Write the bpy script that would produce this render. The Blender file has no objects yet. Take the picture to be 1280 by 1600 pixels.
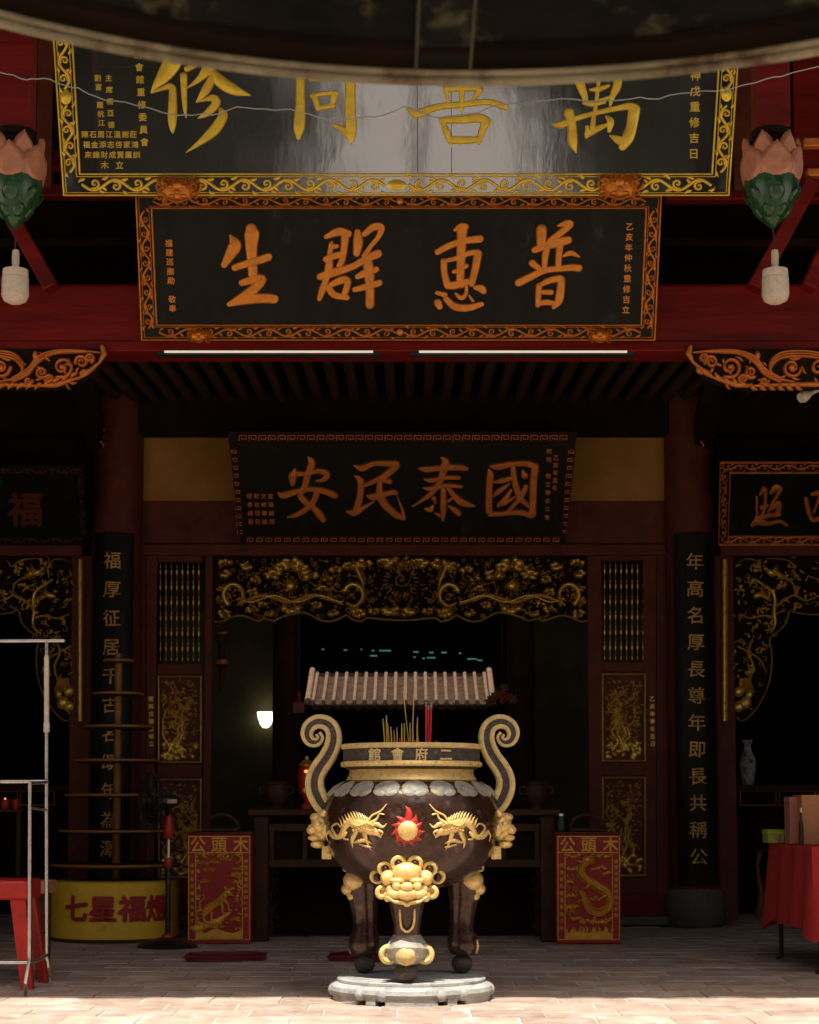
import bpy, math, random
from mathutils import Vector, Matrix
sin, cos, pi, R = math.sin, math.cos, math.pi, math.radians
S = bpy.context.scene
COL = S.collection

# ---------------------------------------------------------------- camera
F = 2780.0                      # focal length in photo pixels (photo 1280 x 1600)
TH = R(4.5)                     # camera pitch
EYE = Vector((0, 0, 1.2))
PPX, PPY = 640.0, 1260.0 - F * math.tan(TH)
cam_d = bpy.data.cameras.new('camera')
cam = bpy.data.objects.new('camera', cam_d); COL.objects.link(cam)
cam.location = EYE
cam.rotation_euler = (pi / 2 + TH, 0, 0)
cam_d.sensor_width = 36.0
cam_d.lens = F / 1600 * 36
cam_d.shift_y = (PPY - 800) / 1600
cam_d.clip_start, cam_d.clip_end = 0.05, 2000
cam_d.dof.use_dof = True
cam_d.dof.focus_distance = 12.5
cam_d.dof.aperture_fstop = 6.3
S.camera = cam

# ---------------------------------------------------------------- sky, sun, exposure
SUN_EL = R(69)
wd = bpy.data.worlds.new('World'); S.world = wd; wd.use_nodes = True
nt = wd.node_tree
sky = nt.nodes.new('ShaderNodeTexSky'); sky.sky_type = 'NISHITA'; sky.sun_disc = False
sky.sun_elevation = SUN_EL; sky.sun_rotation = R(165)
sky.air_density = 0.45; sky.dust_density = 8.0; sky.ozone_density = 0.2
bg = nt.nodes['Background']; bg.inputs[1].default_value = 0.075
nt.links.new(sky.outputs[0], bg.inputs[0])
sd = bpy.data.lights.new('sun', 'SUN'); sd.energy = 5.0; sd.angle = R(0.9); sd.color = (1.0, 0.94, 0.86)
so = bpy.data.objects.new('sun', sd); COL.objects.link(so)
so.rotation_euler = Vector((0.07, cos(SUN_EL), -sin(SUN_EL))).to_track_quat('-Z', 'Y').to_euler()
so.location = (-2, -6, 14)
S.view_settings.view_transform = 'Standard'; S.view_settings.look = 'None'
S.view_settings.gamma = 1.0; S.view_settings.exposure = 0.65
S.render.engine = 'CYCLES'
S.cycles.use_denoising = True
try: S.cycles.denoiser = 'OPENIMAGEDENOISE'
except Exception: pass
S.cycles.max_bounces = 10; S.cycles.diffuse_bounces = 5; S.cycles.glossy_bounces = 4
S.cycles.sample_clamp_indirect = 6.0
S.cycles.caustics_reflective = False; S.cycles.caustics_refractive = False

# ---------------------------------------------------------------- photo geometry helpers
def ray(px, py):
    a, b = (px - PPX) / F, (PPY - py) / F
    return Vector((a, cos(TH) - b * sin(TH), sin(TH) + b * cos(TH)))
def at(px, py, Y):
    d = ray(px, py); return EYE + d * (Y / d.y)
def fl(px, py, z=0.0):
    d = ray(px, py); return EYE + d * ((z - EYE.z) / d.z)
def depth(p):
    q = p - EYE; return q.y * cos(TH) + q.z * sin(TH)
def mpp(Y): return Y / F * 1.0
class Plane:
    def __init__(s, p0, n): s.p, s.n = Vector(p0), Vector(n).normalized()
    def __call__(s, px, py, h=0.0):
        d = ray(px, py); t = (s.p - EYE).dot(s.n) / d.dot(s.n)
        return EYE + d * t + s.n * h
def wall_plane(Y): return Plane((0, Y, 0), (0, -1, 0))
def lean_plane(pyb, Yb, wb, pyt, wt):
    b = at(640, pyb, Yb); k = depth(b) * wb / wt
    lo, hi = Yb * 0.7, Yb * 1.05
    for _ in range(60):
        m = (lo + hi) / 2
        if depth(at(640, pyt, m)) < k: lo = m
        else: hi = m
    t = at(640, pyt, lo); u = t - b
    return Plane(b, (0, -u.z, u.y))

# ---------------------------------------------------------------- mesh helpers
class MB:
    def __init__(s): s.v, s.f = [], []
    def add(s, vs, fs):
        o = len(s.v); s.v += [tuple(p) for p in vs]; s.f += [tuple(i + o for i in f) for f in fs]
    def box(s, x0, x1, y0, y1, z0, z1):
        s.add([(x0,y0,z0),(x1,y0,z0),(x1,y1,z0),(x0,y1,z0),(x0,y0,z1),(x1,y0,z1),(x1,y1,z1),(x0,y1,z1)],
              [(0,3,2,1),(4,5,6,7),(0,1,5,4),(1,2,6,5),(2,3,7,6),(3,0,4,7)])
        return s
    def pbox(s, px0, px1, py0, py1, Y, d):          # box whose front face covers a photo rectangle at depth Y
        a, b = at(px0, py1, Y), at(px1, py0, Y)
        x0, x1 = a.x, b.x
        zb, zt = at(640, py1, Y).z, at(640, py0, Y).z
        return s.box(x0, x1, Y, Y + d, zb, zt)
    def beam(s, p, q, w, h, up=(0, 0, 1)):
        p, q = Vector(p), Vector(q); d = (q - p).normalized(); sx = d.cross(Vector(up)).normalized(); u = sx.cross(d)
        vs = [c + sx * a * w / 2 + u * b * h / 2 for c in (p, q) for a, b in ((-1,-1),(1,-1),(1,1),(-1,1))]
        s.add(vs, [(0,3,2,1),(4,5,6,7),(0,1,5,4),(1,2,6,5),(2,3,7,6),(3,0,4,7)]); return s
    def tube(s, pts, r, n=8, cap=True):
        pts = [Vector(p) for p in pts]; m = len(pts)
        rr = r if isinstance(r, (list, tuple)) else [r] * m
        u = None; o = len(s.v)
        for i, p in enumerate(pts):
            d = (pts[min(i + 1, m - 1)] - pts[max(i - 1, 0)]).normalized()
            if u is None: u = d.orthogonal().normalized()
            u = (u - d * u.dot(d)).normalized(); w = d.cross(u)
            for k in range(n):
                a = 2 * pi * k / n; s.v.append(tuple(p + (u * cos(a) + w * sin(a)) * rr[i]))
        for i in range(m - 1):
            for k in range(n):
                a, b = o + i * n + k, o + i * n + (k + 1) % n
                s.f.append((a, b, b + n, a + n))
        if cap:
            s.f.append(tuple(o + k for k in range(n))[::-1]); s.f.append(tuple(o + (m - 1) * n + k for k in range(n)))
        return s
    def lathe(s, cx, cy, prof, n=48, a0=0.0, a1=2 * pi):
        full = abs(a1 - a0 - 2 * pi) < 1e-6; o = len(s.v); k = n if full else n + 1
        for r, z in prof:
            for i in range(k):
                a = a0 + (a1 - a0) * i / n; s.v.append((cx + r * cos(a), cy + r * sin(a), z))
        for j in range(len(prof) - 1):
            for i in range(n):
                a, b = o + j * k + i, o + j * k + (i + 1) % k
                s.f.append((a, b, b + k, a + k))
        return s
    def ell(s, c, rx, ry, rz, n=12, m=8, rot=None):
        c = Vector(c); o = len(s.v)
        for j in range(m + 1):
            t = pi * j / m
            for i in range(n):
                a = 2 * pi * i / n; q = Vector((rx * sin(t) * cos(a), ry * sin(t) * sin(a), rz * cos(t)))
                if rot is not None: q = rot @ q
                s.v.append(tuple(c + q))
        for j in range(m):
            for i in range(n):
                a, b = o + j * n + i, o + j * n + (i + 1) % n
                s.f.append((a, a + n, b + n, b))
        return s
    def torus(s, c, r0, r1, ax=(0, 1, 0), n=16, m=8):
        c = Vector(c); ax = Vector(ax).normalized(); u = ax.orthogonal().normalized(); w = ax.cross(u); o = len(s.v)
        for i in range(n):
            a = 2 * pi * i / n; d = u * cos(a) + w * sin(a)
            for j in range(m):
                b = 2 * pi * j / m; s.v.append(tuple(c + d * (r0 + r1 * cos(b)) + ax * r1 * sin(b)))
        for i in range(n):
            for j in range(m):
                a = o + i * m + j; b = o + i * m + (j + 1) % m
                c2 = o + ((i + 1) % n) * m + (j + 1) % m; d2 = o + ((i + 1) % n) * m + j
                s.f.append((a, d2, c2, b))
        return s
    def prism(s, poly, off):
        off = Vector(off); n = len(poly); vs = [Vector(p) for p in poly]
        s.add(vs + [p + off for p in vs], [tuple(range(n)), tuple(range(2 * n - 1, n - 1, -1))] +
              [(i, i + n, (i + 1) % n + n, (i + 1) % n) for i in range(n)])
        return s
    def build(s, name, mat, parent=None, bevel=0.0, flat=False, ang=40):
        me = bpy.data.meshes.new(name); me.from_pydata(s.v, [], s.f); me.update()
        if not flat:
            me.shade_smooth(); me.set_sharp_from_angle(angle=R(ang))
        o = bpy.data.objects.new(name, me); COL.objects.link(o); me.materials.append(mat)
        if parent is not None: adopt(o, parent)
        if bevel:
            b = o.modifiers.new('bevel', 'BEVEL'); b.width = bevel; b.segments = 2; b.limit_method = 'ANGLE'
        return o
def wmat(o):
    m = Matrix.Translation(o.location)
    return m if o.parent is None else wmat(o.parent) @ o.matrix_parent_inverse @ m
def adopt(o, parent):
    o.parent = parent; o.matrix_parent_inverse = wmat(parent).inverted()
def empty(name, loc, parent=None):
    o = bpy.data.objects.new(name, None); COL.objects.link(o); o.location = loc; o.empty_display_size = 0.1
    if parent is not None: adopt(o, parent)
    return o
def tag(o, label, cat, group=None):
    o['label'] = label; o['category'] = cat
    if group: o['group'] = group
    return o
def structure(o): o['kind'] = 'structure'; return o
def stuff(o): o['kind'] = 'stuff'; return o

def crom(pts, k=6):
    if len(pts) < 3: 
        a, b = pts
        return [tuple(x + (y - x) * i / k for x, y in zip(a, b)) for i in range(k + 1)]
    P = [tuple(2 * x - y for x, y in zip(pts[0], pts[1]))] + list(pts) + [tuple(2 * x - y for x, y in zip(pts[-1], pts[-2]))]
    out = []
    for i in range(1, len(P) - 2):
        for j in range(k):
            t = j / k
            out.append(tuple(0.5 * (2 * b + (c - a) * t + (2 * a - 5 * b + 4 * c - d) * t * t + (3 * b - a - 3 * c + d) * t ** 3)
                             for a, b, c, d in zip(P[i - 1], P[i], P[i + 1], P[i + 2])))
    out.append(tuple(pts[-1])); return out

GL = {}
_fc = bpy.data.curves.new('glyph_curve', 'FONT')
def glyph(ch):
    if ch in GL: return GL[ch]
    _fc.body = ch; _fc.resolution_u = 3
    o = bpy.data.objects.new('glyph_tmp', _fc); COL.objects.link(o)
    dg = bpy.context.evaluated_depsgraph_get(); dg.update(); e = o.evaluated_get(dg); m = e.to_mesh()
    vs = [(v.co.x - 0.5, v.co.y - 0.38) for v in m.vertices]; fs = [tuple(p.vertices) for p in m.polygons]
    e.to_mesh_clear(); bpy.data.objects.remove(o)
    GL[ch] = (vs, fs); return vs, fs

PROF = [(-1, 0), (-.93, .62), (-.72, .93), (0, 1.0), (.72, .93), (.93, .62), (1, 0)]
RND = [(-1, 0), (-.85, .53), (-.5, .87), (0, 1.0), (.5, .87), (.85, .53), (1, 0)]
class Rel(MB):
    """relief modelled in photo pixels on any surface: srf(px, py, metres proud)"""
    def __init__(s, srf, m): super().__init__(); s.srf, s.m = srf, m
    def P(s, x, y, h): return s.srf(x, y, h * s.m)
    def stroke(s, pts, h, prof=RND, k=5, cap=True, lift=0.0):
        """pts: (x, y, width)"""
        q = crom(pts, k); n = len(q); L = []
        for i in range(n):
            a, b = q[max(i - 1, 0)], q[min(i + 1, n - 1)]
            dx, dy = b[0] - a[0], b[1] - a[1]; l = math.hypot(dx, dy) or 1
            L.append((q[i][0], q[i][1], max(q[i][2], 0.05), dx / l, dy / l))
        if cap:
            def ends(e, sg):
                x, y, w, dx, dy = e
                return [(x + sg * dx * w / 2 * f, y + sg * dy * w / 2 * f, w * math.sqrt(max(1 - f * f, 0.02)), dx, dy) for f in (0.45, 0.8, 0.97)]
            L = ends(L[0], -1)[::-1] + L + ends(L[-1], 1)
        o = len(s.v); K = len(prof)
        for x, y, w, dx, dy in L:
            hh = h * min(1.0, 0.35 + 0.65 * w / (max(p[2] for p in q) or 1))
            for t, z in prof:
                s.v.append(tuple(s.P(x - dy * t * w / 2, y + dx * t * w / 2, lift + z * hh)))
        for i in range(len(L) - 1):
            for j in range(K - 1):
                a = o + i * K + j; s.f.append((a, a + 1, a + K + 1, a + K))
        s.f.append(tuple(range(o, o + K))); s.f.append(tuple(range(o + (len(L) - 1) * K, o + len(L) * K))[::-1])
        return s
    def line(s, pts, w, h, lift=0.0):               # straight-cornered bar through points
        for a, b in zip(pts[:-1], pts[1:]): s.stroke([(a[0], a[1], w), (b[0], b[1], w)], h, prof=[(-1,0),(-.9,1),(.9,1),(1,0)], k=1, cap=False, lift=lift)
        return s
    def blob(s, x, y, rx, ry, h, rot=0.0, n=10, m=3, lift=0.0):
        o = len(s.v); c, d = cos(rot), sin(rot)
        for j in range(m):
            t = pi / 2 * j / m
            for i in range(n):
                a = 2 * pi * i / n; u, v = rx * cos(t) * cos(a), ry * cos(t) * sin(a)
                s.v.append(tuple(s.P(x + u * c - v * d, y + u * d + v * c, lift + h * sin(t))))
        s.v.append(tuple(s.P(x, y, lift + h)))
        for j in range(m - 1):
            for i in range(n):
                a, b = o + j * n + i, o + j * n + (i + 1) % n; s.f.append((a, b, b + n, a + n))
        for i in range(n): s.f.append((o + (m - 1) * n + i, o + (m - 1) * n + (i + 1) % n, o + m * n))
        return s
    def spiral(s, x, y, r, a0, turns, w, h, sg=1, lift=0.0):
        N = max(6, int(turns * 9)); pts = []
        for i in range(N + 1):
            t = i / N; rr = r * (1 - 0.82 * t); a = a0 + sg * 2 * pi * turns * t
            pts.append((x + rr * cos(a), y + rr * sin(a), w * (1 - 0.35 * t)))
        return s.stroke(pts, h, k=2, lift=lift)
    def leaf(s, x, y, l, w, a, h, bend=0.25):
        c, d = cos(a), sin(a)
        def q(u, v): return (x + u * c - v * d, y + u * d + v * c)
        pts = [(*q(0, 0), w * .3), (*q(l * .35, l * bend * .5), w), (*q(l * .7, l * bend * .6), w * .7), (*q(l, 0), w * .1)]
        return s.stroke(pts, h, k=2, cap=False)
    def text(s, ch, cx, cy, sz, h, bold=0.0, sx=1.0, rot=0.0, dep=0.0):
        vs, fs = glyph(ch); c, d = cos(rot), sin(rot)
        for k, (bx, by) in enumerate(((0, 0), (1, .4), (-1, -.4), (.4, -1), (-.4, 1)) if bold else ((0, 0),)):
            pl = [(cx + ((u + bx * bold * .8) * sx * c + (v + by * bold * .8) * d) * sz, cy + ((u + bx * bold * .8) * sx * d - (v + by * bold * .8) * c) * sz) for u, v in vs]
            s.add([s.P(a, b, h + .04 * k) for a, b in pl], fs)
        return s
    def col(s, txt, x0, y0, x1, y1, sz, h=0.6, bold=0.012):
        n = len(txt)
        for i, ch in enumerate(txt):
            if ch == ' ': continue
            t = i / max(n - 1, 1); s.text(ch, x0 + (x1 - x0) * t, y0 + (y1 - y0) * t, sz, h, bold)
        return s
    def quad(s, pts, h0, h1):                       # slab over a photo polygon, from h0 to h1 px proud
        n = len(pts); vs = [s.P(x, y, h1) for x, y in pts] + [s.P(x, y, h0) for x, y in pts]
        s.add(vs, [tuple(range(n)), tuple(range(2 * n - 1, n - 1, -1))] + [(i, i + n, (i + 1) % n + n, (i + 1) % n) for i in range(n)])
        return s
    def rect(s, x0, x1, y0, y1, h0, h1): return s.quad([(x0, y1), (x1, y1), (x1, y0), (x0, y0)], h0, h1)

# ---------------------------------------------------------------- materials
MT = {}
def mat(name, col, rough=0.5, metal=0.0, var=0.25, scale=6.0, bump=0.0, bscale=40.0, col2=None, thr=None, coat=0.0,
        emit=None, coat_ior=1.5, obj_rand=False, isl_rand=False, rvar=0.15, spec=0.5, stretch=None):
    m = bpy.data.materials.new(name); m.use_nodes = True; n = m.node_tree.nodes; l = m.node_tree.links
    b = n['Principled BSDF']; tc = n.new('ShaderNodeNewGeometry'); vec = tc.outputs['Position']
    if stretch:
        mp = n.new('ShaderNodeMapping'); mp.inputs['Scale'].default_value = stretch; l.new(vec, mp.inputs[0]); vec = mp.outputs[0]
    nz = n.new('ShaderNodeTexNoise'); nz.inputs['Scale'].default_value = scale; nz.inputs['Detail'].default_value = 8
    nz.inputs['Roughness'].default_value = 0.65; l.new(vec, nz.inputs['Vector'])
    rp = n.new('ShaderNodeValToRGB'); e = rp.color_ramp.elements
    c1 = tuple(c * (1 - var) for c in col) + (1,); c2 = tuple(min(1, c * (1 + var)) for c in col) + (1,)
    e[0].position, e[1].position = 0.3, 0.7; e[0].color, e[1].color = c1, c2
    l.new(nz.outputs['Fac'], rp.inputs[0]); out = rp.outputs[0]
    if col2 is not None:
        n2 = n.new('ShaderNodeTexNoise'); n2.inputs['Scale'].default_value = scale * 0.7; n2.inputs['Detail'].default_value = 10
        n2.inputs['Roughness'].default_value = 0.7; l.new(vec, n2.inputs['Vector'])
        r2 = n.new('ShaderNodeValToRGB'); t = thr or 0.6
        r2.color_ramp.elements[0].position, r2.color_ramp.elements[1].position = t - 0.06, t + 0.06
        l.new(n2.outputs['Fac'], r2.inputs[0]); mx = n.new('ShaderNodeMixRGB'); mx.inputs[2].default_value = tuple(col2) + (1,)
        l.new(r2.outputs[0], mx.inputs[0]); l.new(out, mx.inputs[1]); out = mx.outputs[0]
    if obj_rand or isl_rand:
        src = n.new('ShaderNodeObjectInfo').outputs['Random'] if obj_rand else n.new('ShaderNodeNewGeometry').outputs['Random Per Island']
        hs = n.new('ShaderNodeHueSaturation'); mr = n.new('ShaderNodeMapRange'); mr.inputs['To Min'].default_value = 0.80; mr.inputs['To Max'].default_value = 1.15
        l.new(src, mr.inputs[0]); l.new(mr.outputs[0], hs.inputs['Value']); l.new(out, hs.inputs['Color']); out = hs.outputs[0]
    l.new(out, b.inputs['Base Color'])
    mr = n.new('ShaderNodeMapRange'); mr.inputs['To Min'].default_value = max(0.02, rough - rvar); mr.inputs['To Max'].default_value = min(1, rough + rvar)
    l.new(nz.outputs['Fac'], mr.inputs[0]); l.new(mr.outputs[0], b.inputs['Roughness'])
    b.inputs['Metallic'].default_value = metal; b.inputs['Specular IOR Level'].default_value = spec
    if coat: b.inputs['Coat Weight'].default_value = coat; b.inputs['Coat Roughness'].default_value = 0.07; b.inputs['Coat IOR'].default_value = coat_ior
    if bump:
        bn = n.new('ShaderNodeTexNoise'); bn.inputs['Scale'].default_value = bscale; bn.inputs['Detail'].default_value = 6; l.new(vec, bn.inputs['Vector'])
        bp = n.new('ShaderNodeBump'); bp.inputs['Strength'].default_value = bump; bp.inputs['Distance'].default_value = 0.01
        l.new(bn.outputs['Fac'], bp.inputs['Height']); l.new(bp.outputs[0], b.inputs['Normal'])
        if coat: l.new(bp.outputs[0], b.inputs['Coat Normal'])
    if emit:
        b.inputs['Emission Color'].default_value = tuple(emit[0]) + (1,); b.inputs['Emission Strength'].default_value = emit[1]
    MT[name] = m; return m

PAVER = mat('paver', (.39, .285, .22), .85, var=.3, scale=5, bump=.5, bscale=30, col2=(.45, .385, .335), thr=.56, spec=.2, obj_rand=True)
PAVERS = mat('pavers', (.39, .285, .22), .85, var=.3, scale=5, bump=.5, bscale=30, col2=(.45, .385, .335), thr=.56, spec=.2, isl_rand=True)
MORTAR = mat('mortar', (.52, .48, .44), .95, var=.2, scale=3, bump=.4)
RED = mat('red_lacquer', (.15, .006, .003), .55, spec=.2, var=.45, scale=2.5, bump=.35, bscale=9, stretch=(.35, 1, 3), col2=(.07, .006, .004), thr=.60)
DRED = mat('dark_red_wood', (.115, .026, .013), .55, spec=.22, var=.35, scale=5, bump=.15, bscale=30)
DARKWOOD = mat('dark_wood', (.060, .027, .011), .6, spec=.2, var=.4, scale=5, bump=.2)
SOOT = mat('sooty_timber', (.016, .008, .004), .8, spec=.1, var=.4, scale=4, bump=.2)
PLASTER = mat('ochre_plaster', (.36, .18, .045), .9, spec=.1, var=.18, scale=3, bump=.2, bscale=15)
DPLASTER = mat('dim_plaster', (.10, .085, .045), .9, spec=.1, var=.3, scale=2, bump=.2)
LACQ = mat('black_lacquer', (.010, .009, .006), .45, spec=.15, var=.5, scale=4, bump=.06, bscale=6, stretch=(1.5, 1, .5), rvar=.12, col2=(.05, .045, .035), thr=.67)
LACQ1 = mat('glossy_black_lacquer', (.012, .012, .010), .35, coat=1.0, coat_ior=2.4, var=.5, scale=3, bump=.10, bscale=4, stretch=(1.5, 1, .5), rvar=.10, col2=(.016, .014, .010), thr=.64)
GOLDY = mat('yellow_gold', (.95, .60, .06), .40, .45, var=.2, scale=14, bump=.2, bscale=60)
GOLDO = mat('orange_gold', (.68, .235, .028), .5, .5, var=.22, scale=14, bump=.2, bscale=60)
GOLDD = mat('dull_orange_gold', (.62, .19, .03), .55, .45, var=.25, scale=14, bump=.2)
COURT = mat('darkened_pavers', (.17, .135, .095), .9, var=.4, scale=2, bump=.5, col2=(.10, .10, .06), thr=.55, isl_rand=True, spec=.2)  # unseen court paving, darkened to cut light bounced into the hall
GILT = mat('gilt_carving', (.95, .58, .12), .32, .7, var=.25, scale=20, bump=.25, bscale=70, col2=(.45, .16, .04), thr=.70)
BRASS = mat('gold_paint', (.86, .60, .22), .30, .3, var=.22, scale=30, bump=.4, bscale=90, col2=(.42, .24, .08), thr=.70)
DUSTY = mat('dusty_gold_paint', (.62, .47, .19), .65, .1, var=.25, scale=22, bump=.25, bscale=80, col2=(.36, .31, .22), thr=.64)
IRON = mat('black_enamel', (.050, .022, .012), .24, .45, var=.5, scale=16, bump=.10, bscale=45, col2=(.13, .10, .08), thr=.62, rvar=.12, spec=.4, coat=.3, coat_ior=1.5)
DUSTIRON = mat('dusty_iron', (.060, .048, .040), .7, var=.45, scale=40, bump=.35, bscale=120, col2=(.15, .13, .11), thr=.62, spec=.3)
OLDG = mat('worn_gilt_lettering', (.66, .40, .10), .6, .3, var=.35, scale=30, col2=(.10, .06, .03), thr=.58)
PETAL = mat('grey_petal_paint', (.25, .235, .20), .55, var=.4, scale=26, bump=.3, bscale=70, col2=(.40, .28, .09), thr=.60)
STONE = mat('granite', (.34, .34, .32), .85, var=.25, scale=8, bump=.5, bscale=60, col2=(.20, .19, .17), thr=.6)
DSTONE = mat('dark_stone', (.10, .095, .075), .9, var=.3, scale=8, bump=.5)
PINK = mat('pink_petal_paint', (.46, .18, .09), .42, var=.25, scale=14, bump=.25, bscale=60, col2=(.26, .10, .05), thr=.66)
GREEN = mat('green_enamel', (.010, .055, .014), .25, var=.35, scale=9, bump=.08)
WHITE = mat('weathered_white', (.62, .52, .38), .6, var=.18, scale=25, bump=.2, col2=(.45, .25, .10), thr=.64)
PORC = mat('porcelain', (.55, .56, .55), .25, var=.2, scale=14, col2=(.08, .12, .25), thr=.56)
STEEL = mat('steel_tube', (.60, .58, .54), .30, 1.0, var=.15, scale=12, col2=(.35, .22, .12), thr=.68)
STOOL = mat('red_plastic', (.45, .02, .012), .42, var=.2, scale=7, col2=(.34, .03, .02), thr=.62, bump=.08)
CLOTH = mat('red_cloth', (.46, .025, .02), .9, var=.15, scale=30, bump=.2, bscale=200)
TUBE = mat('tube_light', (.9, .88, .8), .4, var=.02, emit=((1, .88, .66), .28))
LAMP = mat('lamp_glass', (.9, .88, .8), .4, var=.02, emit=((1, .90, .70), 1.4))
FLAME = mat('candle_glow', (.9, .2, .05), .4, var=.02, emit=((1, .25, .05), 1.5))
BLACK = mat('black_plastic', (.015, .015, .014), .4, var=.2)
YDRUM = mat('yellow_drum_paint', (.82, .52, .03), .6, var=.12, scale=6, bump=.1, col2=(.45, .24, .03), thr=.66)
YWOOD = mat('yellow_wood', (.27, .115, .02), .55, var=.2, scale=8)
REDP = mat('red_sign_paint', (.36, .018, .014), .6, var=.15, scale=10)
GSIGN = mat('sign_gold', (.80, .42, .05), .5, .3, var=.25, scale=18, bump=.2)
CUSH = mat('maroon_vinyl', (.13, .012, .014), .35, var=.15, scale=10, bump=.1)
TILE = mat('roof_tile', (.115, .072, .048), .9, spec=.1, var=.35, scale=14, bump=.4, isl_rand=True)
TURQ = mat('turquoise_glint', (.03, .13, .125), .25, var=.2)  # turquoise colour standing in for sky glints through roof gaps
INC_Y = mat('yellow_incense', (.62, .42, .06), .7, var=.2)
INC_R = mat('red_incense', (.62, .02, .03), .6, var=.15)
ASH = mat('incense_ash', (.30, .28, .26), .95, var=.25, scale=30, bump=.5)
CARD = mat('cardboard', (.46, .21, .09), .8, var=.12, scale=10)
PINKCARD = mat('pink_card', (.40, .16, .12), .8, var=.12)
LIME = mat('lime_card', (.28, .42, .04), .6, var=.12)
WIRE = mat('pale_cable', (.30, .29, .26), .5, var=.2, scale=4)
EDGEP = mat('dull_edge_paint', (.10, .08, .05), .7, var=.4, scale=9)
RIMP = mat('worn_rim_paint', (.42, .35, .22), .7, var=.35, scale=6, bump=.4, col2=(.16, .09, .05), thr=.58)
CANO = mat('canopy_underside', (.006, .005, .003), .35, var=.5, scale=8, col2=(.12, .10, .055), thr=.62, bump=.1, spec=.3)  # pale patches paint in the mottled reflection of trees
LEAF = mat('foliage', (.030, .050, .012), .6, var=.4, scale=3, isl_rand=True)
BARK = mat('bark', (.09, .06, .04), .9, bump=.6)
OCHRE = mat('ochre_wall', (.50, .36, .18), .9, var=.15, scale=2)

# ================================================================ SETTING
g = MB(); g.box(-400, 400, -400, 400, -0.30, -0.005)
ground = structure(g.build('ground', MORTAR, flat=True))
pav = structure(empty('brick_pavement', (0, 10, 0)))
random.seed(4)
PW, PD = 0.43, 0.345
bm = MB()
def paver_geo(w, d, x=0, y=0, z=0, tx=0, ty=0):
    a, b = w / 2 - .0035, d / 2 - .0035; c, e = a - .004, b - .004
    def zz(u, v): return z + u * tx + v * ty
    return ([(x-a,y-b,z-.03),(x+a,y-b,z-.03),(x+a,y+b,z-.03),(x-a,y+b,z-.03)] +
            [(x-a,y-b,zz(-a,-b)-.005),(x+a,y-b,zz(a,-b)-.005),(x+a,y+b,zz(a,b)-.005),(x-a,y+b,zz(-a,b)-.005)] +
            [(x-c,y-e,zz(-c,-e)),(x+c,y-e,zz(c,-e)),(x+c,y+e,zz(c,e)),(x-c,y+e,zz(-c,e))],
            [(0,1,5,4),(1,2,6,5),(2,3,7,6),(3,0,4,7),(4,5,9,8),(5,6,10,9),(6,7,11,10),(7,4,8,11),(8,9,10,11)])
pv_mesh = []
for i in range(5):
    m_ = MB(); m_.add(*paver_geo(PW, PD, 0, 0, 0, random.uniform(-.012, .012), random.uniform(-.012, .012)))
    me = bpy.data.meshes.new('brick'); me.from_pydata(m_.v, [], m_.f); me.materials.append(PAVER); pv_mesh.append(me)
far = MB(); crt = MB(); nb = 0
for r in range(-30, 62):
    y = 9.45 + r * PD
    if not (-4 < y < 29): continue
    off = (r % 2) * PW / 2 + 0.08 * sin(r * 1.7)
    for c in range(-22, 23):
        x = c * PW + off
        inview = abs(x) < 0.232 * y + 0.25
        z = random.uniform(-.003, .003)
        if inview and 9.3 < y < 17.6 and nb < 300:
            o = bpy.data.objects.new('brick', random.choice(pv_mesh)); COL.objects.link(o)
            o.location = (x, y, z); o.parent = pav; o.matrix_parent_inverse = Matrix.Translation((0, -10, 0)); nb += 1
        else:
            (far if y > 8.6 else crt).add(*paver_geo(PW, PD, x, y, z, random.uniform(-.01, .01), random.uniform(-.01, .01)))
stuff(far.build('distant_bricks', PAVERS, pav, flat=True)); stuff(crt.build('court_bricks', COURT, pav, flat=True))

# ================================================================ TEMPLE HALL
YB, YW = 13.0, 18.0                      # front beam plane, door wall plane
hall = tag(empty('temple_hall', (0, YW, 0)), 'dark red timber temple hall with tiled roof behind the censer', 'temple')
EAVE_Z = 7.0; EAVE_Y = 11.33 - EAVE_Z / math.tan(SUN_EL)
# roof: two slopes with a light-well behind, tile rolls, scalloped eave
rf = MB()
def slab(y0, z0, y1, z1, x0, x1, t=.10):
    rf.add([(x0,y0,z0),(x1,y0,z0),(x1,y1,z1),(x0,y1,z1),(x0,y0,z0+t),(x1,y0,z0+t),(x1,y1,z1+t),(x0,y1,z1+t)],
           [(0,3,2,1),(4,5,6,7),(0,1,5,4),(1,2,6,5),(2,3,7,6),(3,0,4,7)])
slab(EAVE_Y, EAVE_Z, 15.6, 9.70, -8, 8)
slab(15.6, 9.70, 24.3, 5.25, -8, 8)
slab(24.3, 5.25, 26.75, 5.0, -8, -1.75); slab(24.3, 5.25, 26.75, 5.0, 1.75, 8)
slab(26.75, 5.0, 32, 6.6, -8, 8)
roof = rf.build('roof', SOOT, hall, flat=True)
tl = MB()
for i in range(-26, 27):
    x = i * .30 + random.uniform(-.012, .012); e = random.uniform(-.02, .03)
    tl.tube([(x, EAVE_Y - .06 + e, EAVE_Z + .14), (x, 12.2, EAVE_Z + .14 + (9.86 - EAVE_Z - .14) * (12.2 - EAVE_Y) / (15.6 - EAVE_Y)), (x, 15.6, 9.86)], .075, 8)
    tl.tube([(x + .15, EAVE_Y - .02 - e, EAVE_Z + .02), (x + .15, EAVE_Y + .3, EAVE_Z + .17)], .07, 8)
tl.build('roof_tiles', TILE, roof)
for x in [i * .42 for i in range(-18, 19)]:
    MB().beam((x, EAVE_Y + .1, EAVE_Z - .02), (x, 15.5, 9.62), .09, .10).build('rafter', SOOT, hall, flat=True)
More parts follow.
